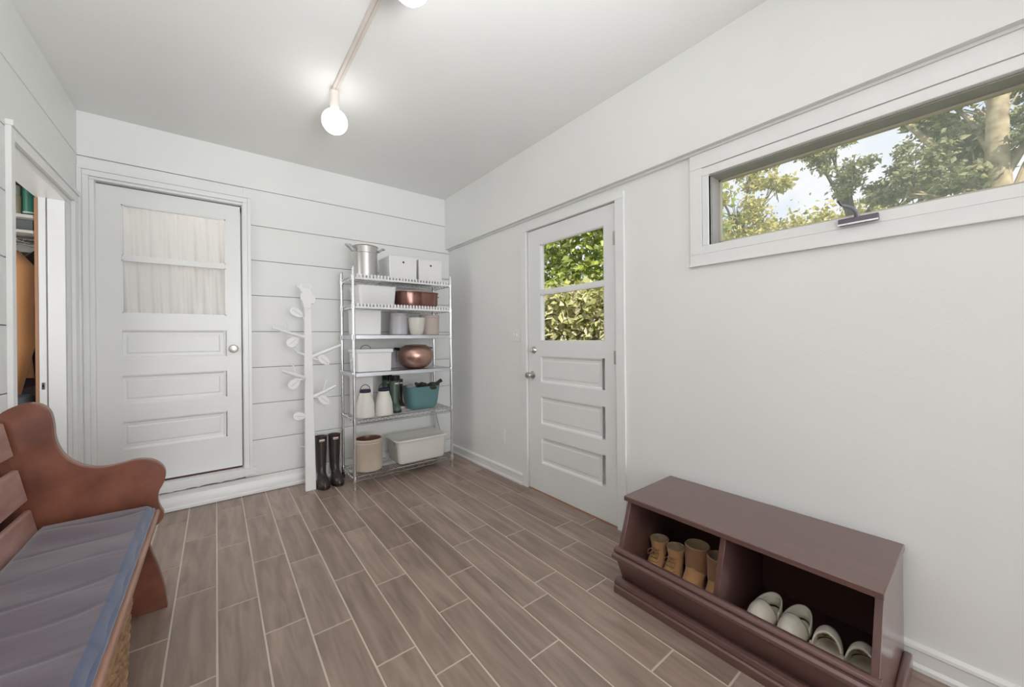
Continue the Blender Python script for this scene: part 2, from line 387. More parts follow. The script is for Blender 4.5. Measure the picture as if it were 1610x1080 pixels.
def casing(pts_boxes, name, bev=.004):
    mb = MB()
    for b in pts_boxes: mb.box(*b)
    return struct(mb, name, 'trim', bevel=bev)
# casing round the closet doorway
casing([(XL, XL+.018, -.135, -.0605, 0, 2.0545), (XL, XL+.018, -1.005, -.0605, 2.055, 2.1055),
        (XL, XL+.018, -1.046, -1.0055, 0, 2.1055), (XL, XL+.024, -.06, -.032, 0, 2.1055), (XL, XL+.024, -1.046, -.032, 2.106, 2.13)], 'trim_3', .002)
# casing round the curtained door
casing([(-1.796, -1.7665, -.018, 0, .208, 2.2615), (-2.6275, -2.600, -.018, 0, .208, 2.2615), (-2.6275, -1.7665, -.018, 0, 2.262, 2.2975), (-1.766, -1.745, -.024, 0, .208, 2.2975), (-2.65, -2.628, -.024, 0, .208, 2.2975), (-2.65, -1.745, -.024, 0, 2.298, 2.315),
        (-1.80, -1.79, .0005, .055, .208, 2.2445), (-2.60, -2.578, .0005, .055, .208, 2.2445), (-2.60, -1.79, .0005, .05, 2.245, 2.262),
        (-1.835, -1.7905, .083, .12, .208, 2.2445), (-2.599, -2.55, .083, .12, .208, 2.2445), (-2.599, -1.7905, .083, .12, 2.205, 2.244)], 'trim_4', .0015)  # last row: stops added behind the slab to block leaking light
# casing round the garden door
casing([(-.014, 0, -2.200, -2.137, 0, 2.0435), (-.014, 0, -1.278, -1.215, 0, 2.0435), (-.014, 0, -2.200, -1.215, 2.044, 2.085)], 'trim_5', .0012)
# threshold under the curtained door: painted lip with a ragged caulk line
th = MB(); th.box(-2.62, -1.72, -.036, .06, .160, .2075)
n = 36; ed = [(-2.62+.90*i/n, .157-.004-.012*abs(sin(i*1.1))*random.random()-.012*(1-i/n)) for i in range(n+1)]
th.prism([(-1.72, .165)]+[(-2.62, .165)]+ed, 'Y', -.034, -.004)
struct(th, 'trim_6', 'trim', bevel=.002)
# baseboards
def base_back(x0, x1):
    return MB().prism([(-.016, 0), (-.030, .004), (-.030, .022), (-.018, .03), (-.018, .075), (-.008, .098), (0.0, .1), (0, 0)], 'X', x0, x1)
struct(base_back(XL, 0), 'baseboard_back', 'trim')
bb = MB()
for y0, y1 in ((-1.215, -.002), (-10.0, -2.200)):
    bb.prism([(0, 0), (-.022, 0), (-.022, .014), (-.013, .024), (-.013, .066), (-.018, .072), (-.016, .082), (-.004, .09), (0, .09)], 'Y', y0, y1)
struct(bb, 'baseboard_right', 'trim')
struct(MB().box(XL, XL+.014, -10, -1.047, 0, .1), 'baseboard_left', 'trim', bevel=.004)

# ------------------------------------------------------------ panelled doors
def panel_door(root, conv, w0, w1, z0, z1, g, mun, panels, th=.04, mt='door'):
    """conv(u, d, z) -> world; d = depth into the wall"""
    mb = MB()
    def bx(u0, u1, za, zb, d0=0, d1=th):
        v = [conv(u, d, z) for u in (u0, u1) for d in (d0, d1) for z in (za, zb)]
        mb.add(v, [(0, 1, 3, 2), (4, 6, 7, 5), (0, 4, 5, 1), (2, 3, 7, 6), (0, 2, 6, 4), (1, 5, 7, 3)])
    gu0, gu1, gz0, gz1 = g; pu0, pu1 = panels[0][:2]
    # stiles
    bx(w0, gu0, z0, z1); bx(gu1, w1, z0, z1)
    bx(gu0, gu1, gz1, z1)
    zs = [gz0]+[z for p in panels for z in (p[3], p[2])]+[z0]      # descending
    for a, b in zip(zs[0::2], zs[1::2]): bx(gu0, gu1, b, a)
    bx(gu0, gu1, mun-.0135, mun+.0135, .003, th-.004)
    slab = build(mb, 'slab', mt, root, smooth=False)
    pm = MB()
    for (pu0, pu1, pz0, pz1) in panels:
        # ogee slope, flat, raised field
        rings = [(0, .0), (.010, .004), (.016, .013), (.034, .0135), (.042, .0105)]
        prev = None
        for ins, d in rings:
            r = [conv(pu0+ins, d, pz0+ins), conv(pu1-ins, d, pz0+ins), conv(pu1-ins, d, pz1-ins), conv(pu0+ins, d, pz1-ins)]
            b0 = len(pm.v); pm.v += r
            if prev is not None:
                for k in range(4): pm.f.append((prev+k, prev+(k+1) % 4, b0+(k+1) % 4, b0+k)); pm.m.append(0)
            prev = b0
        pm.f.append((prev, prev+1, prev+2, prev+3)); pm.m.append(0)
        b0 = len(pm.v); pm.v += [conv(pu0, th-.002, pz0), conv(pu1, th-.002, pz0), conv(pu1, th-.002, pz1), conv(pu0, th-.002, pz1)]; pm.f.append((b0, b0+1, b0+2, b0+3)); pm.m.append(0)
    build(pm, 'panel', mt, slab, smooth=False)
    gm = MB()
    for a, b in ((gz0, mun-.0135), (mun+.0135, gz1)):
        v = [conv(u, d, z) for u in (gu0, gu1) for d in (th*.55, th*.55+.003) for z in (a, b)]
        gm.add(v, [(0, 1, 3, 2), (4, 6, 7, 5), (0, 4, 5, 1), (2, 3, 7, 6), (0, 2, 6, 4), (1, 5, 7, 3)])
    build(gm, 'window_pane', 'glass', slab, smooth=False)
    bd = MB()   # glazing bead
    for a, b in ((gz0, mun-.0135), (mun+.0135, gz1)):
        for q in ((gu0, gu0+.007, a, b), (gu1-.007, gu1, a, b), (gu0, gu1, a, a+.007), (gu0, gu1, b-.007, b)):
            v = [conv(u, d, z) for u in q[:2] for d in (.004, th*.55) for z in q[2:]]
            bd.add(v, [(0, 1, 3, 2), (4, 6, 7, 5), (0, 4, 5, 1), (2, 3, 7, 6), (0, 2, 6, 4), (1, 5, 7, 3)])
    build(bd, 'glazing_bead', mt, slab, smooth=False)
    return slab
def knob(parent, conv, u, z, r=.026, rose=.028, out=.055, name='door_knob'):
    mb = MB(); prof = [(0, 0), (rose, 0), (rose, .004), (rose*.7, .008), (r*.42, .012), (r*.38, out*.45), (r*.8, out*.55), (r, out*.75), (r*.85, out*.95), (r*.3, out), (0, out)]
    n = 24; vs = []
    for rr, d in prof:
        for k in range(n): t = 2*pi*k/n; vs.append(conv(u+rr*cos(t), -d, z+rr*sin(t)))
    mb.add(vs, [(i*n+k, i*n+(k+1) % n, (i+1)*n+(k+1) % n, (i+1)*n+k) for i in range(len(prof)-1) for k in range(n)])
    return build(mb, name, 'nickel', parent)

fb = 1.0112  # the left door sits 4 cm behind the wall face
sx = lambda x: -1.96555+(x+1.96555)*fb
sz = lambda z: 1.19+(z-1.19)*fb
d1 = thing('door_1', (-2.19, .04, .214), kind='structure')
c1 = lambda u, d, z: (u, .04+d, z)
panel_door(d1, c1, sx(-2.571), sx(-1.811), sz(.2335), sz(2.224), (sx(-2.456), sx(-1.901), sz(1.384), sz(2.113)), sz(1.757),
           [(sx(-2.47), sx(-1.906), sz(1.08), sz(1.274)), (sx(-2.472), sx(-1.907), sz(.774), sz(.97)), (sx(-2.474), sx(-1.908), sz(.472), sz(.663))])
knob(d1, c1, sx(-1.86), sz(1.135), .029, .031, .06)
build(MB().box(sx(-2.571), sx(-1.811), .046, .07, .2078, .2222), 'door_shade_strip', 'brownin', d1, smooth=False)  # dark strip standing in for the shadow line under the door
cm = MB()
def cf(u, v):
    x = -2.475+.575*u; z = 1.375+.765*v
    g = .006*sin(u*55+1.5*sin(v*2+u*3))+.005*sin(u*23+2+v*1.5)+.004*sin(u*97+v*4)
    z2 = z-(.004*sin(u*60) + .012*u)*(v > .97)
    return (x, .04+.062+g*(.6+.6*(1-v)), z2)
cm.grid(cf, 140, 20)
cv = build(cm, 'curtain', 'curtain', d1); cv['label'] = 'gathered sheer white curtain behind the glass'
rod = MB().tube([(-2.48, .10, 2.14), (-1.89, .10, 2.13)], .004); build(rod, 'curtain_rod', 'trim', d1)

d2 = thing('door_2', (.004, -1.70, .004), kind='structure')
c2 = lambda u, d, z: (.004+d, u, z)
slab2 = panel_door(d2, c2, -2.131, -1.288, .008, 2.036, (-2.038, -1.43, 1.168, 1.914), 1.543,
           [(-2.018, -1.40, .850, 1.056), (-2.016, -1.397, .528, .744), (-2.013, -1.393, .225, .430)], th=.045)
knob(d2, c2, -1.334, .904, .027, .03, .062)
dbm = MB().lathe([(0, -.022), (.015, -.021), (.024, -.012), (.028, 0)], (.004, -1.352, 1.10), 24, ax='X', cap0=False)
db = build(dbm, 'deadbolt', 'nickel', d2); build(MB().box(-.032, -.018, -1.357, -1.347, 1.085, 1.115), 'thumb_turn', 'nickel', db, bevel=.002)
for z in (1.815, 1.066, .328):
    h = build(MB().lathe([(0, -.045), (.006, -.043), (.006, .043), (0, .045)], (-.004, -2.134, z), 12), 'hinge', 'nickel' if z > 1 else 'trim', d2)
    build(MB().box(-.001, .006, -2.131, -2.112, z-.042, z+.042), 'hinge_leaf', 'nickel' if z > 1 else 'trim', h)
struct(MB().box(.0, .12, RD0, RD1, -.01, .006), 'trim_7', 'rawwood')

# ------------------------------------------------------------ high window
w1 = thing('window_1', (0, -3.27, WZ0), kind='structure')
wm = MB()
cy0, cy1 = -3.933, -2.607
wm.box(-.012, 0, cy0, cy1, 1.5605, 1.612); wm.box(-.012, 0, cy1-.06, cy1, 1.6123, 2.0515); wm.box(-.012, 0, cy0, cy0+.06, 1.6123, 2.0515); wm.box(-.012, 0, cy0, cy1, 2.0518, 2.1275)
wm.box(-.020, 0, cy0-.004, cy1+.004, 1.552, 1.5603)
build(wm, 'casing', 'trim', w1, bevel=.001)
wf = MB()
for b in ((-3.873, -2.667, 1.6135, WZ0), (-3.873, -2.667, WZ1, 2.0505), (-2.70, -2.6685, WZ0, WZ1), (-3.873, -3.84, WZ0, WZ1)): wf.box(-.007, .02, *b[:2], *b[2:])
build(wf, 'window_frame', 'trim', w1, bevel=.0025)
rv = MB(); e = .006
rv.box(.02, .125, WY1-e, WY1, WZ0, WZ1); rv.box(.02, .125, WY0, WY0+e, WZ0, WZ1); rv.box(.02, .125, WY0, WY1, WZ1-e, WZ1); rv.box(.02, .125, WY0, WY1, WZ0, WZ0+e)
build(rv, 'reveal', 'reveal', w1, smooth=False)
sm = MB()
for b in ((WY1-e-.008, WY1-e, WZ0, WZ1), (WY0+e, WY0+e+.008, WZ0, WZ1), (WY0, WY1, WZ1-e-.008, WZ1-e), (WY0, WY1, WZ0+e, WZ0+.03)): sm.box(.10, .122, *b)
sash = build(sm, 'sash', 'beige', w1, smooth=False)
build(MB().box(.112, .115, WY0, WY1, WZ0, WZ1), 'window_pane', 'haze', sash, smooth=False)
ck = MB(); ck.box(-.030, -.007, -3.322, -3.206, 1.622, 1.647)
op = build(ck, 'crank_base', 'purple', w1, bevel=.003)
build(MB().box(-.034, -.029, -3.322, -3.206, 1.620, 1.626), 'cover_strip', 'chrome', op)
hd = build(MB().tube([(-.022, -3.262, 1.643), (-.036, -3.262, 1.662), (-.046, -3.252, 1.678), (-.048, -3.222, 1.696)], [.009, .0075, .0065, .005], 10), 'crank_handle', 'handle', w1)
build(MB().tube([(-.048, -3.222, 1.694), (-.052, -3.214, 1.716)], [.005, .008], 10), 'crank_knob', 'purple', hd)

# ------------------------------------------------------------ switch and outlet on the right wall
t = thing('light_switch', (0, -1.135, 1.19), 'white two-toggle light switch plate beside the garden door', 'light switch')
pl = build(MB().box(-.006, 0, -1.183, -1.09, 1.168, 1.262), 'plate', 'wall', t, bevel=.002)
for y in (-1.155, -1.118): build(MB().box(-.014, -.005, y-.004, y+.004, 1.212, 1.232), 'toggle', 'trim', pl, bevel=.001)
t = thing('wall_outlet', (0, -.932, .345), 'white power outlet plate low on the right wall', 'outlet')
pl = build(MB().box(-.006, 0, -.968, -.896, .288, .402), 'plate', 'trim', t, bevel=.002)
for z in (.322, .368): build(MB().box(-.008, -.005, -.948, -.916, z-.014, z+.014), 'socket', 'white', pl, bevel=.002)

# ------------------------------------------------------------ ceiling track and globes
tr = thing('ceiling_track', (-1.407, -1.2, ZC), 'thin white ceiling track holding the globe lamps', 'light track')
build(MB().box(-1.423, -1.391, -4.2, -1.175, ZC-.018, ZC), 'rail', 'shade', tr, bevel=.002)
build(MB().box(-1.4095, -1.4045, -4.2, -1.19, ZC-.0186, ZC-.0175), 'slot', 'pink', tr, smooth=False)
build(MB().box(-1.426, -1.388, -1.182, -1.172, ZC-.022, ZC), 'end_cap', 'shade', tr, bevel=.002)
def globe(y, label):
    t = thing('globe_lamp', (-1.407, y, ZC-.02), label, 'lamp', 'globe lamps on the ceiling track')
    sk = build(MB().lathe([(0, 0), (.026, 0), (.026, -.118), (0, -.118)], (-1.407, y, ZC-.02), 24, cap0=False), 'lamp_socket', 'shade', t)
    R = .070; zc = ZC-.02-.118-R+.012
    pr = [(R*sin(a*pi/18), -R*cos(a*pi/18)) for a in range(0, 19)]
    build(MB().lathe(pr, (-1.407, y, zc), 32, cap0=False), 'globe_bulb', 'bulb', t)
    return t
globe(-1.205, 'lit white globe lamp at the far end of the ceiling track')
globe(-2.30, 'lit white globe lamp cut by the top edge of the photo')

# ============================================================ WIRE RACK
RX0, RX1, RYF, RYB = -1.105, -.235, -.45, -.10
rk = thing('wire_shelving_rack', ((RX0+RX1)/2, (RYF+RYB)/2, 0), 'chrome wire shelving rack with six shelves in the back corner', 'shelving rack')
for x in (RX0, RX1):
    for y in (RYF, RYB):
        p = build(MB().lathe([(.0115, .06)]+[(.0125 if k % 2 else .0118, .06+.0127*k*2) for k in range(1, 68)]+[(.0125, 1.775), (.009, 1.782), (0, 1.782)], (x, y, 0), 14), 'post', 'chrome', rk)
        build(MB().lathe([(.010, 0), (.015, .002), (.012, .03), (.0135, .062), (0, .062)], (x, y, 0), 14), 'foot', 'blackrub' if y == RYB else 'nickel', p)
def wire_shelf(z, depth=.03):
    mb = MB(); x0, x1, y0, y1 = RX0+.012, RX1-.012, RYF, RYB
    for zz in (z, z-depth):
        mb.tube([(x0, y0, zz), (x1, y0, zz)], .0042, 6); mb.tube([(x0, y1, zz), (x1, y1, zz)], .0042, 6)
        mb.tube([(RX0, y0+.012, zz), (RX0, y1-.012, zz)], .0042, 6); mb.tube([(RX1, y0+.012, zz), (RX1, y1-.012, zz)], .0042, 6)
    n = 36
    for y in (y0, y1):
        mb.tube([(x0+(x1-x0)*i/n, y, z if i % 2 else z-depth) for i in range(n+1)], .0026, 6)
    for x in (RX0, RX1):
        mb.tube([(x, y0+.02+(y1-y0-.04)*i/12, z if i % 2 else z-depth) for i in range(13)], .0026, 6)
    n = 42
    for i in range(1, n):
        x = x0+(x1-x0)*i/n; mb.tube([(x, y0, z+.002), (x, y1, z+.002)], .0022, 6)
    for y in (y0+.12, y1-.12): mb.tube([(x0, y, z-.003), (x1, y, z-.003)], .003, 6)
    for x in (RX0, RX1):
        for y in (y0, y1): mb.lathe([(.0165, -.04), (.0175, -.01), (.0165, .008), (.0128, .008)], (x, y, z), 14)
    return mb
for z in (1.712, 1.478, .552, .098): build(wire_shelf(z), 'wire_shelf', 'chrome', rk)
for z in (1.478, 1.712):
    mb = MB()   # notched front strip
    n = 30
    for i in range(n):
        x = RX0+.02+(RX1-RX0-.04)*(i+.5)/n; mb.box(x-.008, x+.008, RYF-.004, RYF-.002, z-.028, z+.012)
    mb.box(RX0+.014, RX1-.014, RYF-.0045, RYF-.0025, z-.030, z-.016)
    o = build(mb, 'front_strip', 'white', rk, smooth=False); o['label'] = 'white notched strip along the shelf front'
for z in (1.232, .928):
    mb = MB(); mb.box(RX0+.014, RX1-.014, RYF-.003, RYB+.003, z-.004, z); mb.box(RX0+.014, RX1-.014, RYF-.003, RYF+.001, z-.032, z); mb.box(RX0+.014, RX1-.014, RYB-.001, RYB+.003, z-.032, z)
    mb.box(RX0-.001, RX0+.003, RYF+.014, RYB-.014, z-.032, z); mb.box(RX1-.003, RX1+.001, RYF+.014, RYB-.014, z-.032, z)
    for x in (RX0, RX1):
        for y in (RYF, RYB): mb.lathe([(.0165, -.04), (.0175, -.01), (.0165, .004), (.0128, .004)], (x, y, z), 14)
    o = build(mb, 'steel_shelf', 'steel', rk, bevel=.0012, seg=1, smooth=False); o['label'] = 'solid folded steel shelf'

# --- helpers for containers
def rr(x0, x1, y0, y1, r, n=6):
    out = []
    for cx, cy, a0 in ((x1-r, y1-r, 0), (x0+r, y1-r, pi/2), (x0+r, y0+r, pi), (x1-r, y0+r, 1.5*pi)):
        for k in range(n+1): a = a0+pi/2*k/n; out.append((cx+r*cos(a), cy+r*sin(a)))
    return out
def loft(mb, rings, cap0=True, cap1=True):
    n = len(rings[0][0]); b = len(mb.v); vs = [(x, y, z) for poly, z in rings for x, y in poly]
    fs = [(i*n+k, i*n+(k+1) % n, (i+1)*n+(k+1) % n, (i+1)*n+k) for i in range(len(rings)-1) for k in range(n)]
    if cap0: fs.append(tuple(reversed(range(n))))
    if cap1: fs.append(tuple((len(rings)-1)*n+k for k in range(n)))
    return mb.add(vs, fs)
def tub(x0, x1, y0, y1, z0, z1, taper=.01, r=.02, t=.004, rim=.0):
    mb = MB(); a = lambda i, rad: rr(x0+i, x1-i, y0+i, y1-i, max(rad, .002))
    R = [(a(taper+.004, r), z0), (a(taper, r), z0+.005), (a(0, r), z1-.006), (a(-rim, r), z1-.006), (a(-rim, r), z1), (a(t, r), z1), (a(taper+t, r), z0+.01)]
    return loft(mb, R)

# top shelf: stock pot and two boxes
ZT = [1.7165, 1.4825, 1.2335, .9295, .5565, .1025]
t = thing('stock_pot', (-.955, -.28, ZT[0]), 'tall aluminium stock pot with two ear handles on the top shelf', 'pot')
z = ZT[0]
pot = build(MB().lathe([(0, 0), (.086, 0), (.092, .006), (.094, .205), (.097, .208), (.097, .262), (.103, .266), (.100, .269), (.094, .264), (.090, .2), (.088, .01), (0, .008)], (-.955, -.28, z), 40), 'pot_body', 'alu', t)
for s in (-1, 1):
    cx = -.955; r = .095
    pts = [(cx+s*r, -.28-.045, z+.225), (cx+s*(r+.04), -.28-.034, z+.262), (cx+s*(r+.065), -.28, z+.268), (cx+s*(r+.04), -.28+.034, z+.262), (cx+s*r, -.28+.045, z+.225)]
    build(MB().tube(pts, .0085, 8), 'handle', 'alu', t)
def holed_box(cx, y0, w, d, h, z, label):
    t = thing('storage_box', (cx, y0+d/2, z), label, 'box', 'white boxes with a round hole on the top shelf')
    mb = MB(); x0, x1 = cx-w/2, cx+w/2
    loft(mb, [(rr(x0+.004, x1-.004, y0+.004, y0+d-.004, .006, 2), z), (rr(x0, x1, y0, y0+d, .006, 2), z+h), (rr(x0+.004, x1-.004, y0+.004, y0+d-.004, .004, 2), z+h), (rr(x0+.010, x1-.010, y0+.012, y0+d-.012, .004, 2), z+.006)])
    body = build(mb, 'box_body', 'paper', t, smooth=False)
    o = build(MB().lathe([(0, -.0012), (.0075, -.0012), (.009, 0), (.009, .002)], (cx, y0+.0005, z+h*.76), 18, ax='Y', cap0=False), 'finger_hole', 'blackrub', t); o['label'] = 'dark round finger hole'
holed_box(-.674, -.415, .25, .28, .195, ZT[0], 'larger white box with round hole, beside the stock pot')
holed_box(-.415, -.415, .235, .28, .192, ZT[0], 'white box with round hole at the right end of the top shelf')

# second shelf
t = thing('open_bin', (-.895, -.285, ZT[1]), 'long white open plastic bin beside the brown roasting pan', 'bin')
build(tub(-1.055, -.742, -.425, -.15, ZT[1], ZT[1]+.158, .012, .02, .004, .004), 'bin_body', 'white', t)
t = thing('roasting_pan', (-.53, -.30, ZT[1]), 'oval glossy brown roasting pan on the second shelf', 'pan')
mb = MB(); pr = [(0, 0), (.88, 0), (.95, .006), (.99, .03), (1, .125), (1.03, .130), (1.03, .137), (.98, .137), (.965, .12), (.95, .02), (0, .012)]
mb.lathe([(r*.2, z) for r, z in pr], (-.512, -.30, ZT[1]), 48, sy=.66, pw=.72)
build(mb, 'pan_body', 'roaster', t)
build(MB().tube([(-.512+.205, -.33, ZT[1]+.105), (-.512+.222, -.32, ZT[1]+.108), (-.512+.222, -.28, ZT[1]+.108), (-.512+.205, -.27, ZT[1]+.105)], .004, 6), 'side_handle', 'roaster', t)

# third shelf
z = ZT[2]
t = thing('tall_storage_box', (-.96, -.28, z), 'big plain white box at the left of the third shelf', 'box')
bo = build(tub(-1.07, -.852, -.36, -.16, z, z+.20, .003, .008, .003), 'box_body', 'paper', t)
build(MB().box(-1.073, -.849, -.363, -.157, z+.198, z+.212), 'lid', 'paper', t, bevel=.003)
t = thing('grey_canister', (-.675, -.30, z), 'pale grey glazed canister left of the small cup', 'canister')
build(MB().lathe([(0, 0), (.075, 0), (.08, .006), (.081, .165), (.078, .172), (0, .172)], (-.68, -.30, z), 36), 'canister_body', 'lilac', t)
build(MB().lathe([(.082, .172), (.083, .186), (.078, .192), (0, .194)], (-.68, -.30, z), 36, cap0=True), 'lid', 'lilac', t)
t = thing('ceramic_cup', (-.54, -.385, z), 'ivory tapered cup standing in front of two canisters', 'cup')
build(MB().lathe([(0, 0), (.050, 0), (.054, .004), (.066, .06), (.074, .125), (.0745, .152), (.071, .153), (.069, .12), (.05, .012), (0, .01)], (-.54, -.375, z), 36), 'cup_body', 'ivory', t)
t = thing('pink_canister', (-.375, -.29, z), 'pinkish ceramic canister at the right of the third shelf', 'canister')
build(MB().lathe([(0, 0), (.086, 0), (.09, .006), (.092, .155), (.088, .16), (0, .16)], (-.375, -.29, z), 36), 'canister_body', 'pink', t)
build(MB().lathe([(.093, .16), (.094, .178), (.088, .185), (0, .187)], (-.375, -.29, z), 36, cap0=True), 'lid', 'pink', t)

# fourth shelf
z = ZT[3]
t = thing('bread_box', (-.925, -.30, z), 'white enamel bread box with lid and thin wire handle', 'box')
build(tub(-1.07, -.785, -.42, -.18, z, z+.165, .004, .012, .003), 'box_body', 'white2', t)
ld = build(tub(-1.078, -.776, -.428, -.172, z+.150, z+.186, -.002, .014, .25) if False else MB().box(-1.078, -.776, -.428, -.172, z+.155, z+.186), 'lid', 'white2', t, bevel=.006)
build(MB().tube([(-.967+.042*cos(a*pi/10), -.30, z+.184+.034*sin(a*pi/10)) for a in range(11)], .0022, 6), 'wire_handle', 'darkmetal', ld)
build(MB().box(-1.094, -1.069, -.318, -.29, z+.085, z+.105), 'side_tab', 'white2', t, bevel=.002)
t = thing('grey_box', (-.69, -.19, z), 'small grey box standing behind the bread box', 'box')
build(MB().box(-.772, -.650, -.185, -.125, z, z+.165), 'box_body', 'greyitem', t, bevel=.006)
build(MB().box(-.775, -.647, -.188, -.122, z+.150, z+.182), 'lid', 'greyitem', t, bevel=.004)
t = thing('copper_pot', (-.515, -.30, z), 'round copper coloured pot on the fourth shelf', 'pot')
mb = MB(); mb.lathe([(0, 0), (.075, .0), (.11, .012), (.147, .05), (.163, .098), (.165, .12), (.158, .152), (.140, .186), (.108, .204), (.10, .205)], (-.515, -.29, z), 48, sy=.86)
build(mb, 'pot_body', 'copper', t)
build(MB().lathe([(.104, .204), (.098, .212), (.05, .216), (0, .217)], (-.515, -.29, z), 48, sy=.86, cap0=False), 'lid', 'copper', t)
for s in (-1, 1): build(MB().tube([(-.515+s*.145, -.27, z+.166), (-.515+s*.178, -.25, z+.18), (-.515+s*.172, -.22, z+.182), (-.515+s*.12, -.21, z+.178)], .009, 8), 'handle', 'darkmetal', t)

# fifth shelf
z = ZT[4]
def lantern(cx, cy, label):
    t = thing('camping_bottle', (cx, cy, z), label, 'bottle', 'white bottles with navy collars')
    build(MB().lathe([(0, 0), (.066, 0), (.074, .005), (.0755, .02), (.070, .10), (.058, .15), (.044, .195), (.041, .205), (0, .206)], (cx, cy, z), 36), 'bottle_body', 'bag', t)
    co = build(MB().lathe([(.042, .202), (.044, .205), (.044, .224), (.036, .228), (0, .228)], (cx, cy, z), 32), 'collar', 'navy', t)
    build(MB().tube([(cx+.038*cos(a*pi/12), cy, z+.224+.042*sin(a*pi/12)) for a in range(13)], .0028, 6), 'handle', 'navy', co)
    return t
lantern(-1.0, -.385, 'white tapered bottle with navy collar, in front of white box')
lantern(-.850, -.392, 'white tapered bottle with navy collar, right one of the two')
t = thing('tall_carton', (-.985, -.22, z), 'tall plain white carton behind the white bottles', 'box')
build(MB().box(-1.06, -.905, -.29, -.15, z, z+.325), 'carton_body', 'paper', t, bevel=.003)
build(MB().box(-1.062, -.903, -.292, -.148, z+.318, z+.330), 'lid', 'paper', t, bevel=.002)

def boot(name, prof, m_up, m_sole, label, cat, loc, rotz, group=None, shaft_top=None, inner='brownin', lean=0, n=40, sole_h=.022, liner=None, cuff=None, parent_name='boot_upper'):
    """prof: (z, back, front, half width). toe towards local -Y."""
    t = thing(name, loc, label, cat, group); L = Vector(loc)
    def ring(b, f, w, z, grow=0):
        out = []; cy = (b-f)/2; hl = (b+f)/2+grow
        for k in range(n):
            a = 2*pi*k/n; ca, sa = cos(a), sin(a)
            fy = sa*hl+cy
            # narrower heel and waist than ball of the foot
            q = (w+grow)
            if f > w*1.6:
                tt = (-fy)/max(f, 1e-4)
                q = (w+grow)*(.80+.2*min(1, max(0, tt*1.6+.1)))
            out.append((L.x+ca*q+lean*z, L.y+fy))
        return out
    mb = MB(); rings = [(ring(b, f, w, z), L.z+z) for z, b, f, w in prof]
    zt, b, f, w = prof[-1]
    rings += [(ring(b, f, w, zt, -.004), L.z+zt+.001)]
    loft(mb, rings, True, False); up = build(mb, parent_name, m_up, t, angle=60)
    mb = MB(); loft(mb, [(ring(b, f, w, zt, -.004), L.z+zt+.001), (ring(b, f, w, zt, -.008), L.z+zt-.006), (ring(b, f, w, zt, -.010), L.z+zt-.07)], False, False)
    mb.add([(x, y, L.z+zt-.07) for x, y in ring(b, f, w, zt, -.010)], [tuple(range(n))])
    build(mb, 'lining', inner, t)
    mb = MB(); p0 = prof[1]
    z0, b0, f0, w0 = max(prof[:4], key=lambda q: q[2])
    loft(mb, [(ring(b0, f0, w0, 0, .001), L.z), (ring(b0, f0, w0, 0, .004), L.z+.003), (ring(b0, f0, w0, 0, .004), L.z+sole_h)])
    build(mb, 'sole', m_sole, t)
    t.rotation_euler = (0, 0, rotz)
    return t
WELLY = [(.0, .042, .150, .044), (.012, .045, .156, .048), (.03, .045, .155, .048), (.050, .044, .145, .046), (.068, .043, .124, .042), (.082, .042, .09, .038), (.098, .041, .060, .036),
         (.12, .041, .046, .037), (.16, .042, .042, .039), (.22, .045, .042, .042), (.30, .047, .044, .045), (.37, .047, .045, .046), (.40, .048, .046, .047)]
for loc, lab, rz in (((-1.289, -.145, 0), 'dark brown rubber boot of the pair, nearest the white tree post', .02), ((-1.183, -.135, 0), 'dark brown rubber boot of the pair, nearest the wire rack', .05)):
    t = boot('rubber_boot', WELLY, 'brownrub', 'blackrub', lab, 'boot', loc, rz, 'dark rubber boots')
    L = Vector(loc)
    tg = build(MB().grid(lambda u, v: (L.x+.0475*sin((u-.5)*.9-.0), L.y-.0475*cos((u-.5)*.9)-.0012, L.z+.362+.019*v), 8, 2), 'name_tag', 'tag', t, solid=.0015)
    build(MB().grid(lambda u, v: (L.x+.0485*sin((u-.5)*.7), L.y-.0485*cos((u-.5)*.7)-.0012, L.z+.367+.003*v), 6, 1), 'tag_line', 'tagred', tg, solid=.0006)
    build(MB().tube([(L.x+.0485*cos(a*pi/12), L.y+.0485*sin(a*pi/12), L.z+.398) for a in range(24)], .0022, 6, close=True), 'rim_band', 'blackrub', t)
    build(MB().tube([(L.x+.040*sin(a), L.y-.03-.10*cos(a)*.95, L.z+.030+.006*cos(a)) for a in [(-1.3+2.6*k/14) for k in range(15)]], .0035, 6), 'toe_guard', 'blackrub', t)
# green boots on the fifth shelf
z = ZT[4]
sc = .78
GW = [(q[0]*sc, q[1]*.9, q[2]*.5, q[3]*.9) for q in WELLY]
for cx, cy, lab in ((-.728, -.325, 'green rubber boot with dark cuff beside the white bottle'), (-.75, -.195, 'green rubber boot standing behind its mate on the shelf')):
    t = boot('green_boot', GW, 'greenrub', 'blackrub', lab, 'boot', (cx, cy, z), 0, 'green rubber boots')
    build(MB().lathe([(.043, .275), (.0445, .278), (.0445, .315), (.042, .317)], (cx, cy, z), 28, cap0=False), 'cuff', 'darkmetal', t)
    build(MB().grid(lambda u, v: (cx+.044*sin((u-.4)*.9), cy-.0445*cos((u-.4)*.9)-.0012, z+.245+.015*v), 6, 1), 'name_tag', 'tag', t, solid=.001)
BW = [(q[0]*.66, q[1]*.8, q[2]*.55, q[3]*.72) for q in WELLY]
t = boot('brown_boot', BW, 'brownrub', 'tag', 'small brown boot with pale sole beside the teal tub', 'boot', (-.615, -.147, z), 0)
build(MB().grid(lambda u, v: (-.615+.034*sin((u-.3)*.9), -.147-.035*cos((u-.7)*.9)-.0012, z+.225+.014*v), 6, 1), 'name_tag', 'tag', t, solid=.001)
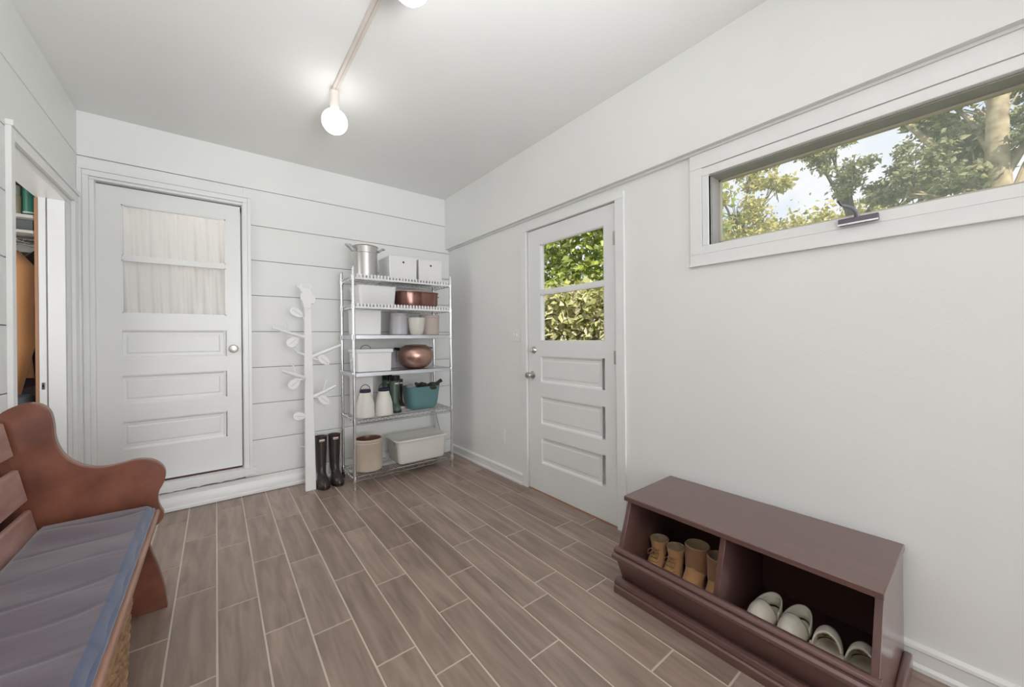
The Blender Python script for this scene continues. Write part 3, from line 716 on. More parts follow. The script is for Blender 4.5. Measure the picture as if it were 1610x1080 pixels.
# teal tub with gloves
t = thing('teal_tub', (-.475, -.30, z), 'teal plastic tub full of dark gloves on the fifth shelf', 'tub')
mb = MB(); a = lambda i, rad: rr(-.638+i, -.318-i, -.43+i, -.205-i, rad, 8)
loft(mb, [(a(.055, .05), z), (a(.038, .06), z+.008), (a(.022, .07), z+.03), (a(.012, .075), z+.08), (a(0, .075), z+.205), (a(-.002, .075), z+.21), (a(.004, .07), z+.21), (a(.014, .07), z+.19), (a(.03, .06), z+.05), (a(.05, .05), z+.02)])
build(mb, 'tub_body', 'teal', t)
def lump(name, m, label, cat, c, s, seed, rot=0, cuff=True, group=None):
    rnd = random.Random(seed); ph = [rnd.random()*6 for _ in range(6)]
    t = thing(name, c, label, cat, group); mb = MB()
    def f(u, v):
        a = 2*pi*u; b = pi*(v-.5)
        r = 1+.18*sin(3*a+ph[0]+2*b)+.12*sin(5*a+ph[1])*cos(b)+.1*sin(4*b+ph[2])
        return (c[0]+s[0]*r*cos(b)*cos(a), c[1]+s[1]*r*cos(b)*sin(a), c[2]+s[2]*r*sin(b))
    mb.grid(f, 28, 14); build(mb, 'crumpled_fabric', m, t)
    if cuff:
        d = Vector((cos(rot), 0, sin(rot)))
        p = Vector(c); build(MB().tube([p, p+d*s[0]*.9, p+d*s[0]*1.45], [s[2]*.6, s[2]*.62, s[2]*.75], 12), 'cuff', m, t)
    return t
lump('work_glove', 'glove', 'dark olive glove draped over the right rim of the tub', 'glove', (-.385, -.385, z+.212), (.062, .04, .024), 1, .45)
lump('work_glove', 'glove', 'dark olive glove bunched in the middle of the tub', 'glove', (-.475, -.33, z+.21), (.045, .04, .028), 2, 2.9)
lump('folded_cloth', 'greyitem', 'pale grey cloth at the left inside the teal tub', 'cloth', (-.575, -.31, z+.205), (.05, .05, .022), 3, 0, False)
lump('work_glove', 'glove', 'dark glove fingers hanging just over the tub front', 'glove', (-.41, -.428, z+.196), (.03, .016, .016), 5, 3.0, False)

# bottom shelf
z = ZT[5]
t = thing('stoneware_crock', (-.953, -.31, z), 'beige stoneware crock with brown inside on the bottom shelf', 'crock')
build(MB().lathe([(0, 0), (.103, 0), (.109, .006), (.112, .03), (.112, .215), (.116, .222), (.117, .232), (.113, .236), (.117, .242), (.117, .256), (.110, .262), (.102, .258)], (-.953, -.31, z), 44, sx=1.0, sy=.96), 'crock_body', 'crock', t)
build(MB().lathe([(.103, .258), (.099, .24), (.097, .06), (0, .05)], (-.953, -.31, z), 44, sy=.96, cap0=False), 'glazed_inside', 'crockin', t)
t = thing('lidded_storage_box', (-.50, -.28, z), 'large white plastic storage box with lid on the bottom shelf', 'box')
mb = MB(); a = lambda i, rad: rr(-.748+i, -.262-i, -.435+i, -.135-i, rad, 6)
loft(mb, [(a(.034, .03), z), (a(.026, .035), z+.006), (a(.02, .04), z+.02), (a(.006, .045), z+.185), (a(.002, .045), z+.2)])
build(mb, 'box_body', 'bag', t)
mb = MB(); loft(mb, [(a(-.004, .05), z+.197), (a(-.010, .055), z+.200), (a(-.010, .055), z+.206), (a(.0, .05), z+.213), (a(.012, .045), z+.213), (a(.018, .045), z+.209)])
build(mb, 'lid', 'bag', t)
o = build(MB().lathe([(0, -.001), (.011, -.001), (.0145, .0), (.0145, .004)], (-.7435, -.335, z+.168), 20, ax='X', sx=1.3, cap0=False), 'handle_hole', 'nickel', t); o['label'] = 'oval grip hole'
# power cord behind the rack
pc = MB().tube([(-.20, -.004, .66), (-.205, -.012, .62), (-.20, -.02, .54), (-.19, -.02, .46), (-.165, -.02, .36), (-.14, -.03, .25), (-.13, -.03, .2), (-.125, -.025, .11)], .003, 6)
t = thing('power_cord', (-.16, -.012, .12), 'thin grey cord hanging down the back wall behind the rack', 'cord')
build(pc, 'cord', 'cord', t); build(MB().box(-.212, -.188, -.014, 0, .645, .685), 'plug', 'white', t, bevel=.003)

# ============================================================ WHITE COAT TREE
t = thing('coat_tree', (-1.378, -.215, 0), 'white wooden tree-shaped coat stand with leaves against the back wall', 'coat stand')
def tp(cx, cy):      # sketch units on the stand's own plane
    dx = cx-400; return (-1.419+dx*(.000746+dx*1.14e-7), 1.615-(cy-125)*.000834)
post = MB()
post.add([(-1.417, -.235, 0), (-1.342, -.235, 0), (-1.342, -.20, 0), (-1.417, -.20, 0), (-1.414, -.235, 1.56), (-1.368, -.235, 1.56), (-1.368, -.20, 1.56), (-1.414, -.20, 1.56)],
         [(3, 2, 1, 0), (4, 5, 6, 7), (0, 1, 5, 4), (1, 2, 6, 5), (2, 3, 7, 6), (3, 0, 4, 7)])
build(post, 'post', 'matwhite', t, bevel=.003)
sil = [(328, 128), (340, 112), (362, 122), (358, 104), (380, 92), (420, 97), (455, 92), (474, 108), (464, 150), (480, 195), (508, 225), (514, 262), (498, 284), (470, 282), (464, 330), (404, 330), (388, 262), (370, 240), (372, 196), (384, 180), (360, 146)]
top = build(MB().prism([tp(*q) for q in sil], 'Y', -.242, -.215), 'carved_top', 'matwhite', t, bevel=.003); top['label'] = 'leafy carved figure topping the post'
for q in ((400, 118), (443, 118)):
    x, zz = tp(*q); build(MB().lathe([(.005, -.0035), (.011, -.003), (.013, .002)], (x, -.243, zz), 18, ax='Y'), 'eye', 'matwhite', top)
def leaf(cx, cy, ex, ey, w):
    c = tp(cx, cy); e = tp(ex, ey); dx, dz = e[0]-c[0], e[1]-c[1]; L = sqrt(dx*dx+dz*dz); ux, uz = dx/L, dz/L
    poly = []
    for k in range(24):
        a = 2*pi*k/24; p = L*cos(a); q = w*.5*sin(a)*(1-.18*cos(a)); poly.append((c[0]+ux*p-uz*q, c[1]+uz*p+ux*q))
    lf = build(MB().prism(poly, 'Y', -.243, -.232), 'leaf', 'matwhite', t, bevel=.002)
    a = (c[0]-ux*L*.62, c[1]-uz*L*.62); b = (c[0]+ux*L*.75, c[1]+uz*L*.75)
    build(MB().tube([(a[0], -.2432, a[1]), (b[0], -.2432, b[1])], .0016, 6), 'vein', 'groove', lf)
leaf(332, 372, 390, 408, .062); leaf(292, 645, 340, 608, .072); leaf(585, 825, 634, 868, .062); leaf(306, 1032, 355, 992, .070); leaf(583, 1212, 630, 1253, .062); leaf(350, 1340, 408, 1350, .066)
def branch(pts, r, name='branch'):
    b = build(MB().tube([(tp(*p)[0], y, tp(*p)[1]) for p, y in pts], r, 10), name, 'matwhite', t); return b
branch([((97, 512), -.262), ((250, 560), -.25), ((405, 600), -.228)], [.010, .0125, .0145])
branch([((745, 680), -.255), ((600, 740), -.24), ((478, 788), -.222)], [.010, .0125, .0145])
branch([((182, 905), -.262), ((300, 945), -.25), ((412, 988), -.228)], [.012, .0135, .015])
branch([((692, 1078), -.258), ((590, 1130), -.24), ((488, 1172), -.222)], [.010, .012, .0145])
branch([((218, 442), -.262), ((240, 480), -.258), ((262, 540), -.25)], [.0055, .006, .006], 'twig')
branch([((234, 522), -.262), ((262, 530), -.25)], [.0045, .0045], 'twig')
branch([((275, 838), -.262), ((300, 875), -.256), ((318, 940), -.25)], [.0055, .006, .006], 'twig')
branch([((602, 1020), -.252), ((592, 1060), -.247), ((580, 1112), -.242)], [.0055, .006, .006], 'twig')
branch([((308, 695), -.236), ((345, 742), -.232), ((408, 768), -.225)], [.006, .008, .009], 'hook')
branch([((470, 800), -.23), ((520, 820), -.234), ((555, 800), -.236)], [.008, .007, .005], 'hook')
branch([((336, 1560), -.225), ((342, 1600), -.222), ((362, 1632), -.22), ((412, 1642), -.218)], [.004, .004, .004, .004], 'hook')
branch([((310, 1030), -.238), ((360, 1000), -.236), ((408, 1000), -.225)], [.006, .008, .009], 'hook')
branch([((384, 404), -.236), ((408, 430), -.225)], [.005, .008], 'hook'); branch([((545, 1180), -.236), ((500, 1180), -.225)], [.005, .008], 'hook')

# ============================================================ SHOE CABINET
CY0, CY1 = -3.377, -2.492
cb = thing('shoe_cabinet', (-.25, (CY0+CY1)/2, 0), 'dark espresso wood shoe bench with two open bins against the right wall', 'shoe cabinet')
build(MB().box(-.438, -.016, CY0-.004, CY1+.004, .413, .435), 'top_board', 'espresso', cb, bevel=.003)
side = [(-.026, .02), (-.026, .413), (-.408, .413), (-.490, .205), (-.508, .165), (-.455, .045), (-.455, .02)]
for y in (CY0, CY1-.020): build(MB().prism(side, 'Y', y, y+.02), 'side_panel', 'espresso', cb, bevel=.0015)
div = [(-.030, .06), (-.030, .412), (-.404, .412), (-.482, .19), (-.452, .06)]
build(MB().prism(div, 'Y', -2.934, -2.914), 'divider', 'espresso', cb, bevel=.001)
build(MB().box(-.028, -.020, CY0+.02, CY1-.02, .05, .413), 'back_panel', 'espin', cb, smooth=False)
build(MB().box(-.455, -.028, CY0+.02, CY1-.02, .048, .060), 'bottom_panel', 'espin', cb, smooth=False)
build(MB().prism([(-.508, .165), (-.490, .172), (-.438, .055), (-.455, .045)], 'Y', CY0+.02, CY1-.02), 'bin_front', 'espresso', cb)
lip = [(-.484, .212), (-.500, .216), (-.512, .211), (-.516, .202), (-.512, .194), (-.522, .196), (-.531, .188), (-.532, .176), (-.524, .168), (-.508, .160), (-.488, .17)]
build(MB().prism(lip, 'Y', CY0-.006, CY1+.008), 'lip_rail', 'espresso', cb, angle=50, bevel=.0012)
bs = [(-.44, 0), (-.508, 0), (-.508, .030), (-.502, .036), (-.506, .046), (-.500, .060), (-.486, .066), (-.462, .060), (-.452, .05), (-.44, .05)]
build(MB().prism(bs, 'Y', CY0-.010, CY1+.014), 'base_moulding', 'espresso', cb, angle=50, bevel=.001)
for y0, y1 in ((CY0-.022, CY0), (CY1, CY1+.012)):
    build(MB().prism([(-.46, 0), (-.025, 0), (-.025, .05), (-.034, .062), (-.05, .066), (-.46, .05)], 'Y', y0, y1), 'base_side', 'espresso', cb, bevel=.006, seg=3)

# lace-up booties and shearling boots, toes towards the room
BOOTIE = [(0, .045, .108, .038), (.012, .047, .112, .041), (.028, .046, .108, .040), (.045, .044, .092, .038), (.060, .042, .070, .036), (.075, .041, .050, .034), (.095, .040, .042, .034), (.118, .044, .043, .040), (.135, .047, .046, .043)]
def bootie(y, x, rz, label, m='suede', tall=1):
    loc = (x, y, .0605)
    t = boot('suede_bootie', BOOTIE, m, 'suede2', label, 'shoe', loc, 0, 'tan lace-up booties', inner='shear', sole_h=.010)
    L = Vector(loc)
    for k, (zz, yy) in enumerate(((.066, -.066), (.082, -.052), (.098, -.046))):
        s = .018
        build(MB().tube([(L.x-s, L.y+yy+.006, L.z+zz), (L.x, L.y+yy-.004, L.z+zz+.004), (L.x+s, L.y+yy+.006, L.z+zz)], .0022, 6), 'lace', 'lace', t)
    bow = [(0, 0), (-.014, .006), (-.026, -.004), (-.022, -.02), (-.010, -.012), (0, 0), (.014, .006), (.028, -.006), (.026, -.028), (.012, -.02), (0, 0)]
    build(MB().tube([(L.x+a, L.y-.056-.012*abs(a)/.026+b*.6, L.z+.100+b*.9) for a, b in bow], .002, 6), 'lace_bow', 'lace', t)
    build(MB().tube([(L.x-.030, L.y-.045, L.z+.052), (L.x-.018, L.y-.080, L.z+.056), (L.x+.018, L.y-.080, L.z+.056), (L.x+.030, L.y-.045, L.z+.052)], .0016, 6), 'seam', 'suede2', t)
    t.rotation_euler = (0, 0, rz)
    return t
bootie(-2.556, -.245, -pi/2+.12, 'tan suede lace-up bootie nearest the cabinet side by the door')
bootie(-2.648, -.255, -pi/2+.05, 'tan suede lace-up bootie next to the shearling boot')
SHEAR = [(0, .050, .128, .044), (.012, .052, .132, .047), (.03, .051, .126, .046), (.048, .050, .108, .044), (.064, .049, .082, .044), (.078, .049, .062, .046), (.095, .049, .052, .047), (.13, .050, .050, .048), (.165, .051, .051, .050), (.185, .052, .052, .051)]
for y, x, lab in ((-2.749, -.255, 'tan shearling-lined ankle boot with its whole shaft showing'), (-2.857, -.275, 'tan shearling-lined boot half hidden by the cabinet divider')):
    t = boot('shearling_boot', SHEAR, 'suede', 'suede2', lab, 'boot', (x, y, .0605), 0, 'tan shearling boots', inner='shear', sole_h=.012)
    build(MB().lathe([(.0485, .082), (.0515, .086), (.0525, .16), (.0535, .184), (.051, .187), (.046, .184)], (x, y, .0605), 32, cap0=False), 'wrapped_shaft', 'suede2', t)
    build(MB().lathe([(.0465, .184), (.049, .190), (.051, .186)], (x, y, .0605), 32, cap0=False), 'shearling_rim', 'shear', t)
    t.rotation_euler = (0, 0, -pi/2+.03)
# cream clogs
def clog(y, x, rz, label):
    L = Vector((x, y, .0605)); t = thing('slip_on_clog', L, label, 'shoe', 'cream slip-on clogs')
    def out(a, g=0):
        w = .041+g; l = .110+g; ca, sa = cos(a), sin(a)
        return (L.x+w*ca*(1-.10*(sa > 0)*sa), L.y+l*sa)
    n = 36; mb = MB(); R = []
    for g, zz in ((-.006, 0), (0, .004), (.001, .022), (0, .034), (-.006, .034), (-.010, .022)): R.append(([out(2*pi*k/n, g) for k in range(n)], L.z+zz))
    loft(mb, R); build(mb, 'sole', 'clog', t)
    mb = MB()      # rounded toe cap, open towards the heel
    def cap(u, v):
        yy = L.y-.109+u*.125; q = (u*.125-.109)/.110
        w = .0405*sqrt(max(.0, 1-q*q)) if q < 0 else .0405
        w = max(w, .004); a = pi*v; h = .030+.046*min(1, u*1.5)**.6
        return (L.x+w*cos(a), yy-.018*sin(a)*u, L.z+.030+(h)*sin(a)**.8*min(1, .25+u*2))
    mb.grid(cap, 14, 18); vp = build(mb, 'toe_cap', 'clog', t, solid=.005)
    mb = MB(); mb.grid(lambda u, v: tuple(Vector(cap(.05+u*.93, .04+.92*v))+Vector((0, .003, -.004))), 10, 14); build(mb, 'lining', 'clogin', t)
    build(MB().tube([(L.x+.0415*cos(a)*1.02, L.y+.004+.095*sin(a), L.z+.036+.012*(sin(a)+1)*.2) for a in [pi*(1+k/16) for k in range(17)]], .0013, 6), 'welt_line', 'clogline', t)
    mb = MB()      # heel band
    def hb(u, v):
        a = pi*u; return (L.x+.041*cos(a), L.y+.018+.09*sin(a), L.z+.034+.030*v+.022*sin(a)*(.4+.6*v)+.006*v)
    mb.grid(hb, 20, 3); build(mb, 'heel_strap', 'clog', t, solid=.005)
    t.rotation_euler = (0, 0, rz)
for y, x, rz, lab in ((-3.025, -.30, -pi/2-.1, 'cream clog, toe forward, nearest the divider'), (-3.122, -.30, -pi/2-.05, 'cream clog, toe forward, second from the divider'),
                  (-3.222, -.32, pi/2+.1, 'cream clog with its open heel facing out, third from the divider'), (-3.311, -.32, pi/2+.02, 'cream clog nearest the right end of the cabinet')):
    clog(y, x, rz, lab)

# ============================================================ PEW BENCH
pw = thing('wooden_pew', (-2.40, -2.1, 0), 'reddish brown wooden pew with a scrolled end beside the closet doorway', 'bench')
def smooth_poly(p, it=2):
    for _ in range(it):
        q = []
        for i in range(len(p)):
            a, b = p[i], p[(i+1) % len(p)]; q += [(a[0]*.75+b[0]*.25, a[1]*.75+b[1]*.25), (a[0]*.25+b[0]*.75, a[1]*.25+b[1]*.75)]
        p = q
    return p
prof = [(-2.640, .86), (-2.615, .92), (-2.567, .955), (-2.522, .962), (-2.486, .935), (-2.474, .882), (-2.471, .80), (-2.445, .733), (-2.403, .690), (-2.349, .668), (-2.292, .672), (-2.235, .684),
        (-2.180, .668), (-2.145, .62), (-2.150, .565), (-2.176, .515), (-2.170, .46), (-2.150, .42), (-2.165, .385), (-2.205, .36), (-2.205, .30), (-2.178, .20), (-2.155, .10), (-2.145, .0), (-2.145, .0), (-2.145, -.0), (-2.29, 0), (-2.29, 0), (-2.31, .14), (-2.36, .22), (-2.46, .22), (-2.52, .14), (-2.53, 0), (-2.53, 0), (-2.63, 0), (-2.63, 0), (-2.615, .3)]
sp_ = [(x, max(z, 0)) for x, z in smooth_poly(prof, 2)]
for y in (-1.285, -3.05): build(MB().prism(sp_, 'Y', y, y+.035), 'end_panel', 'pew', pw, bevel=.006, seg=3, angle=60)
build(MB().box(-2.60, -2.166, -3.02, -1.285, .425, .450), 'seat_board', 'seatedge', pw, bevel=.008, seg=3)
build(MB().box(-2.215, -2.195, -3.015, -1.285, .36, .425), 'front_apron', 'seatedge', pw, bevel=.002)
build(MB().box(-2.52, -2.50, -3.015, -1.285, .34, .425), 'rear_apron', 'pew', pw, bevel=.002)
def slat(z0, z1, name='back_slat'):
    xa = lambda z: -2.515-.075*(z-.50)/.40
    poly = [(xa(z0)-.018, z0), (xa(z0), z0), (xa(z1), z1), (xa(z1)-.018, z1)]
    build(MB().prism(poly, 'Y', -3.02, -1.305), name, 'slat', pw, bevel=.006, seg=3)
slat(.765, .895); slat(.59, .715); slat(.462, .556)
for y in (-1.305, -3.03):
    xa = lambda z: -2.535-.075*(z-.50)/.40
    build(MB().prism([(xa(.44)-.022, .44), (xa(.44), .44), (xa(.89), .89), (xa(.89)-.022, .89)], 'Y', y, y+.02 if y < -2 else y+.022), 'back_batten', 'pew', pw)

# cushion
cu = thing('seat_cushion', (-2.35, -2.1, .45), 'long navy cushion with warm glare coloured into its top, on the pew seat', 'cushion')
X0, X1, Y0, Y1 = -2.505, -2.182, -2.98, -1.292
mb = MB()
def ct(u, v):
    x = X0+(X1-X0)*u; y = Y0+(Y1-Y0)*v
    e = min(u, 1-u)*2; f = min(v, 1-v)*5; h = .046*(min(1, e*9)**.5)*(min(1, f*5)**.5)
    w = .0030*sin(y*21+x*5)+.0035*sin(y*11-x*9+1)+.0016*sin(y*37+x*16)
    for yc, am, sl in ((-1.42, .007, .10), (-1.62, .006, .16), (-1.80, .004, .12), (-1.98, .006, .2), (-2.12, .007, .1), (-2.3, .006, .15), (-2.55, .006, .1)):
        q = (y-yc-sl*(x+2.35)-.012*sin(x*17+yc*9))/.012; w -= .55*am*math.exp(-q*q)*min(1, max(0, .35+(.5+.5*sin(x*9+yc*20))))
    return (x+.004*sin(y*30)*(u == 1), y, .452+h*.92+w*min(1, e*3)*min(1, f*3)+.002)
mb.grid(ct, 30, 300)
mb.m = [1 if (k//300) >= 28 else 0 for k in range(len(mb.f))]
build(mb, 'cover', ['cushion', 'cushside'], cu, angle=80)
mb = MB(); a = lambda i: rr(X1-.04, X1+.003-i, Y0+.02, Y1-.015, .01)
loft(mb, [(a(.004), .4505), (a(.0), .456), (a(.0), .464), (a(.016), .470)])
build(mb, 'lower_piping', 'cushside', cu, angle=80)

# wicker basket under the seat
bk = thing('wicker_basket', (-2.33, -2.10, 0), 'brown wicker basket pushed under the pew seat', 'basket')
bx0, bx1, by0, by1 = -2.47, -2.195, -2.42, -1.78
mb = MB()
for k in range(22):
    zz = .012+k*.0145; tpz = .014*(1-k/22); pts = rr(bx0+tpz, bx1-tpz, by0+tpz, by1-tpz, .05, 8); m_ = len(pts)
    # subdivide and weave
    fine = []
    for i in range(m_):
        a, b = Vector(pts[i]), Vector(pts[(i+1) % m_]); ns = max(1, int((b-a).length/.012))
        for q in range(ns): fine.append(a.lerp(b, q/ns))
    c = Vector(((bx0+bx1)/2, (by0+by1)/2))
    ring = []
    for i, p in enumerate(fine):
        d = (p-c).normalized(); s = .0035*(1 if (i//2+k) % 2 else -1); ring.append((p.x+d.x*s, p.y+d.y*s, zz))
    mb.tube(ring, .0062, 6, close=True)
build(mb, 'woven_body', 'wicker', bk)
build(MB().box(bx0+.02, bx1-.02, by0+.02, by1-.02, 0, .01), 'basket_bottom', 'wicker', bk)
mb = MB(); pts = rr(bx0, bx1, by0, by1, .05, 8)
for s in (0, 1): mb.tube([(p[0], p[1], .332+s*.010) for p in pts], .009, 8, close=True)
build(mb, 'rim', 'wicker', bk)

# ============================================================ CLOSET CONTENTS
def plank(y0, y1, z0, z1, m, name, label, cat):
    t = thing(name, (-2.95, (y0+y1)/2, z0), label, cat)
    build(MB().box(-3.5, XL-.165, y0, y1, z0, z1), 'board', m, t, bevel=.002); build(MB().box(-3.5, XL-.165, y1-.02, y1, z0-.05, z0), 'cleat', m, t); return t
plank(-.05, .398, 1.935, 1.955, 'shelfpaint', 'closet_shelf', 'upper white closet shelf carrying the jars', 'shelf')
plank(-.05, .398, 1.845, 1.862, 'shelfpaint', 'closet_shelf', 'lower white closet shelf above the hanging coat', 'shelf')
t = thing('grey_panel_board', (-2.95, .1, 1.862), 'grey board standing between the two closet shelves', 'board')
build(MB().box(-3.3, XL-.18, .0, .015, 1.862, 1.934), 'board_face', 'greygreen', t)
t = thing('cream_jar', (-2.905, -.01, 1.955), 'cream jar with pale lid on the closet shelf', 'jar')
build(MB().lathe([(0, 0), (.030, 0), (.033, .005), (.033, .11), (.026, .122), (0, .122)], (-2.903, -.012, 1.955), 24), 'jar_body', 'jar', t)
build(MB().lathe([(.028, .118), (.030, .12), (.030, .165), (.026, .170), (0, .17)], (-2.903, -.012, 1.955), 24), 'lid', 'jarlid', t)
t = thing('green_tin', (-2.845, 0, 1.955), 'tall green tin beside the cream jar in the closet', 'tin')
build(MB().lathe([(0, 0), (.028, 0), (.030, .003), (.030, .21), (.027, .213), (0, .213)], (-2.838, -.005, 1.955), 24), 'tin_body', 'green', t)
build(MB().lathe([(.031, .012), (.031, .020), (.029, .022)], (-2.838, -.005, 1.955), 24, cap0=False), 'base_band', 'jarlid', t)
# coat on a hanger
def garment(name, cx, cy, ztop, zbot, wx, wy, m, label, seed, cat='coat', sleeve=True):
    t = thing(name, (cx, cy, zbot), label, cat); rnd = random.Random(seed); ph = [rnd.random()*6 for _ in range(4)]
    mb = MB(); n = 48
    def f(u, v):
        a = 2*pi*u; zz = ztop-(ztop-zbot)*v
        sh = min(1, (v*8+.04))**.5
        r = 1+.10*sin(5*a+ph[0]+v*2)*min(1, v*3)+.07*sin(9*a+ph[1])*v
        return (cx+wx*sh*r*cos(a)*(.85+.3*v), cy+wy*(.55+.45*sh)*r*sin(a), zz-.02*abs(cos(a))*v)
    mb.grid(f, n, 30); build(mb, 'garment_body', m, t, angle=80)
    if sleeve:
        s = build(MB().tube([(cx+wx*.55, cy-.01, ztop-.03), (cx+wx*.98, cy-.045, ztop-.12), (cx+wx*.92, cy-.06, ztop-.35), (cx+wx*.98, cy-.07, ztop-.58), (cx+wx*.62, cy-.075, ztop-.86)], [.035, .052, .050, .048, .040], 20), 'sleeve', m, t, angle=80)
    h = build(MB().tube([(cx-wx*.8, cy, ztop-.06), (cx, cy, ztop+.02), (cx+wx*.8, cy, ztop-.06)], .004, 8), 'hanger', 'chrome', t)
    build(MB().tube([(cx, cy, ztop+.02), (cx, cy, ztop+.045), (cx+.012, cy, ztop+.055), (cx+.022, cy, ztop+.045)], .0018, 6), 'hook', 'chrome', h)
garment('camel_coat', -2.985, .02, 1.755, 1.0, .125, .075, 'camel', 'long camel coat hanging inside the closet', 1)
garment('dark_jacket', -2.86, .22, 1.78, .92, .10, .05, 'darkcloth', 'dark plum jacket hanging behind the camel coat', 2, 'jacket', False)
garment('navy_jacket', -3.30, .06, 1.76, .95, .10, .05, 'navycloth', 'navy jacket hanging left of the camel coat', 3, 'jacket', False)
t = thing('hanging_rail', (-2.95, .1, 1.80), 'closet hanging rail under the lower shelf', 'rail')
build(MB().tube([(-3.5, .06, 1.822), (XL-.165, .06, 1.822)], .008, 10), 'rod', 'chrome', t); build(MB().box(-2.95, -2.93, .05, .07, 1.822, 1.8445), 'bracket', 'chrome', t)
for k, x in enumerate((-2.885, -2.862)):
    t = thing('wire_hanger', (x, .0, 1.75), ['bright wire hanger above the coat, left of two', 'bright wire hanger above the coat, right of two'][k], 'hanger', 'wire hangers')
    build(MB().tube([(x-.04, -.03, 1.79-.02*k), (x, -.035, 1.80-.02*k), (x+.045, -.03, 1.785-.02*k)], .0035, 8), 'shoulder_bar', 'chrome', t)
    build(MB().tube([(x, -.034, 1.80-.02*k), (x, .0, 1.826), (x, .05, 1.834)], .0022, 6), 'hook', 'chrome', t)
t = thing('grey_roll', (-2.93, .13, 0), 'grey rolled mat standing on the closet floor', 'mat')
build(MB().lathe([(0, 0), (.07, 0), (.072, .02), (.07, .86), (.05, .87), (0, .85)], (-2.93, .13, 0), 28), 'rolled_mat', 'greyroll', t)
build(MB().lathe([(.074, .6), (.075, .605), (.075, .625), (.074, .63)], (-2.93, .13, 0), 28, cap0=False), 'strap', 'navycloth', t)

# ============================================================ OUTSIDE
struct(MB().box(.16, 60, -30, 40, -.4, -.3), 'ground', 'ground')
def leaves(n, fpos, size, seed, mb=None):
    rnd = random.Random(seed); mb = mb or MB(); V = mb.v; F = mb.f
    for _ in range(n):
        c = fpos(rnd)
        d = Vector((rnd.gauss(0, 1), rnd.gauss(0, 1), rnd.gauss(-.3, .7))).normalized(); s = Vector((rnd.gauss(0, 1), rnd.gauss(0, 1), rnd.gauss(0, 1))); s = (s-d*s.dot(d)).normalized()
        L = size*(.6+.8*rnd.random()); w = L*.30; nn = d.cross(s)*L*.08; b = len(V)
        V += [tuple(c), tuple(c+d*L*.35+s*w+nn), tuple(c+d*L), tuple(c+d*L*.35-s*w+nn), tuple(c+d*L*.5)]
        F += [(b, b+1, b+4), (b+1, b+2, b+4), (b+2, b+3, b+4), (b+3, b, b+4)]; mb.m += [0]*4
    return mb
def quick(mb, name, m, parent):
    me = bpy.data.meshes.new(name); off = root_loc(parent)
    me.from_pydata([(v[0]-off.x, v[1]-off.y, v[2]-off.z) for v in mb.v], [], mb.f); me.materials.append(M[m])
    o = bpy.data.objects.new(name, me); COL.objects.link(o); o.parent = parent; return o
def tree(name, base, top, rtrunk, blobs, nleaf, size, m, bark, label, seed, branches=()):
    t = thing(name, base, label, 'tree'); rnd = random.Random(seed); b, e = Vector(base), Vector(top)
    pts = [b.lerp(e, k/8)+Vector((rnd.uniform(-1, 1), rnd.uniform(-1, 1), 0))*rtrunk*.35*(k > 0) for k in range(9)]
    build(MB().tube(pts, [rtrunk*(1-.45*k/8) for k in range(9)], 14), 'trunk', bark, t)
    br = MB()
    for (c, r) in blobs:
        c = Vector(c); s = b.lerp(e, min(.95, max(.35, (c.z-b.z)/(e.z-b.z)*.7))); md = s.lerp(c, .5)+Vector((0, 0, .2))
        br.tube([s, md, c], [rtrunk*.35, rtrunk*.22, rtrunk*.08], 8)
        for _ in range(7):
            q = c+Vector((rnd.gauss(0, 1), rnd.gauss(0, 1), rnd.gauss(0, 1))).normalized()*r*.85; br.tube([md.lerp(c, rnd.random()), c.lerp(q, .5)+Vector((0, 0, .05)), q], [rtrunk*.10, rtrunk*.06, .008], 6)
    for pth, rr_ in branches: br.tube(pth, rr_, 10)
    build(br, 'branches', bark, t)
    vol = [r**2 for _, r in blobs]; tot = sum(vol)
    cl = []
    for (c, r), v in zip(blobs, vol):
        for _ in range(max(4, int(26*v/tot*len(blobs)**.5))):
            q = Vector((rnd.gauss(0, 1), rnd.gauss(0, 1), rnd.gauss(0, 1))).normalized()*r*rnd.random()**.4; cl.append((Vector(c)+q, r*.30))
    def fp(rn):
        c, r = rn.choice(cl); return c+Vector((rn.gauss(0, 1), rn.gauss(0, 1), rn.gauss(0, .8)))*r*.55
    quick(leaves(nleaf, fp, size, seed+1), 'foliage', m, t)
    return t
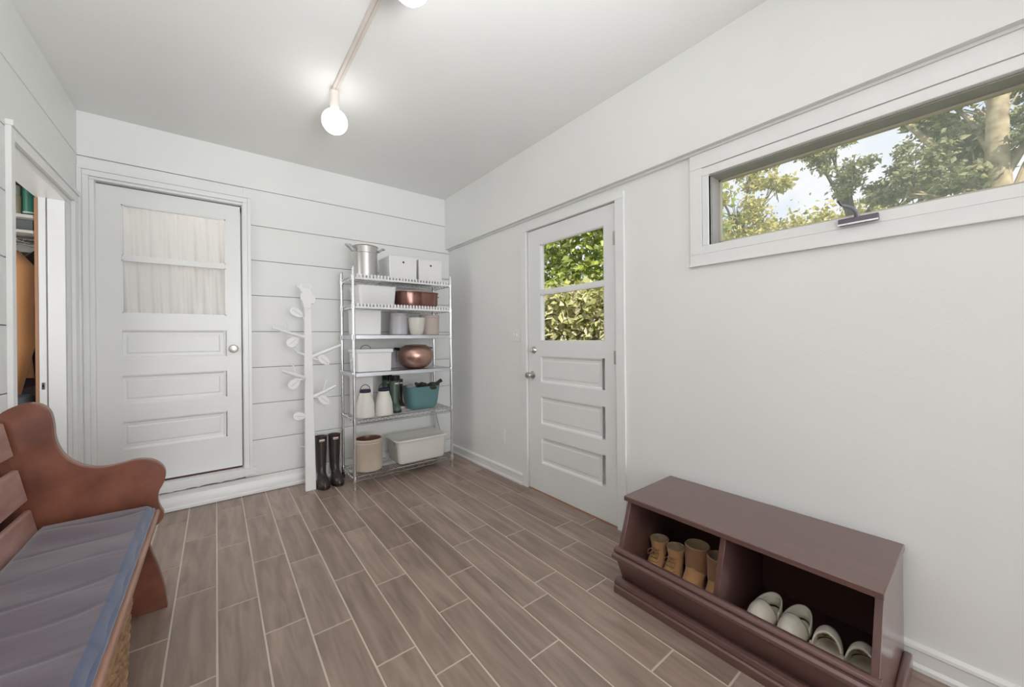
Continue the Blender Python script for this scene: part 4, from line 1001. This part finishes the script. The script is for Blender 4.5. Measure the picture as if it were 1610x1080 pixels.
# dense bush outside the garden door
def hedge_fp(x0, x1, y0, y1, z0, z1):
    def f(r):
        y = r.uniform(y0, y1); z = z0+(z1-z0)*r.random(); d = r.random()**1.7
        bulge = .25*sin(y*2.3+z*1.7)+.2*sin(z*3.1+y)
        return Vector((x0+bulge+d*(x1-x0), y, z))
    return f
t = thing('leafy_bush', (2.9, .9, -.3), 'dense leafy green bush filling the garden door panes', 'bush')
quick(leaves(19000, hedge_fp(2.3, 3.9, -1.3, 4.2, 1.45, 4.2), .11, 11), 'foliage', 'leaf', t)
quick(leaves(17000, hedge_fp(1.95, 3.2, -1.3, 4.2, .5, 1.95), .12, 12), 'pale_foliage', 'leaf2', t)
st = MB()
for k in range(20):
    y = -1.2+k*.27; st.tube([(2.9, y, -.3), (2.8+.2*sin(k), y+.1, 1.2), (2.9+.3*cos(k), y-.1, 2.4), (2.9, y+.15, 3.4)], [.03, .022, .014, .006], 6)
build(st, 'stems', 'darkbark', t)
# trees seen through the high window
tree('yellow_green_tree', (9.0, .3, -.3), (8.6, .4, 4.3), .12, [((8.3, .45, 4.3), .7), ((8.5, .15, 3.6), .7), ((8.0, .75, 5.0), .7), ((9.1, -.2, 3.3), .6), ((8.9, -.3, 4.9), .5), ((8.6, .1, 5.4), .5)], 5200, .10, 'leafy', 'darkbark', 'yellow-green tree at the left end of the high window', 21)
tree('grey_green_tree', (11.5, -1.4, -.3), (11.0, -1.3, 5.6), .16, [((10.6, -1.4, 5.2), .55), ((10.6, -1.0, 6.0), .55), ((11.0, -2.0, 4.9), .45), ((11.5, -2.5, 5.6), .5), ((10.5, -.5, 6.2), .5), ((11.0, -2.6, 4.6), .6)], 6000, .10, 'leafg', 'darkbark', 'loose grey-green tree in the middle of the high window', 31)
tree('broad_tree', (8.55, -3.80, -.3), (8.9, -3.6, 7.0), .20, [((9.2, -3.2, 4.3), .75), ((9.0, -2.6, 4.1), .55), ((9.6, -3.6, 5.6), .8), ((8.9, -4.2, 4.6), .6), ((9.8, -3.0, 6.0), .7), ((9.6, -4.6, 5.6), .8)], 12000, .11, 'leafg', 'bark', 'broad tree with pale trunk at the right of the high window', 41,
     branches=[([(8.7, -4.0, 3.0), (9.0, -3.4, 3.9), (9.3, -2.9, 4.9), (9.6, -2.3, 6.0)], [.12, .10, .07, .04])])
t = thing('low_hedge_tree', (13, .6, -.3), 'low sunlit yellow-green treetop along the window bottom', 'tree')
quick(leaves(3500, lambda r: Vector((13+r.gauss(0, .6), .3+r.uniform(-2.2, 2.2), 4.55+r.gauss(0, .3))), .15, 51), 'foliage', 'leafy', t)
build(MB().tube([(13, .6, -.3), (13, .5, 4.5)], [.15, .08], 10), 'trunk', 'darkbark', t)
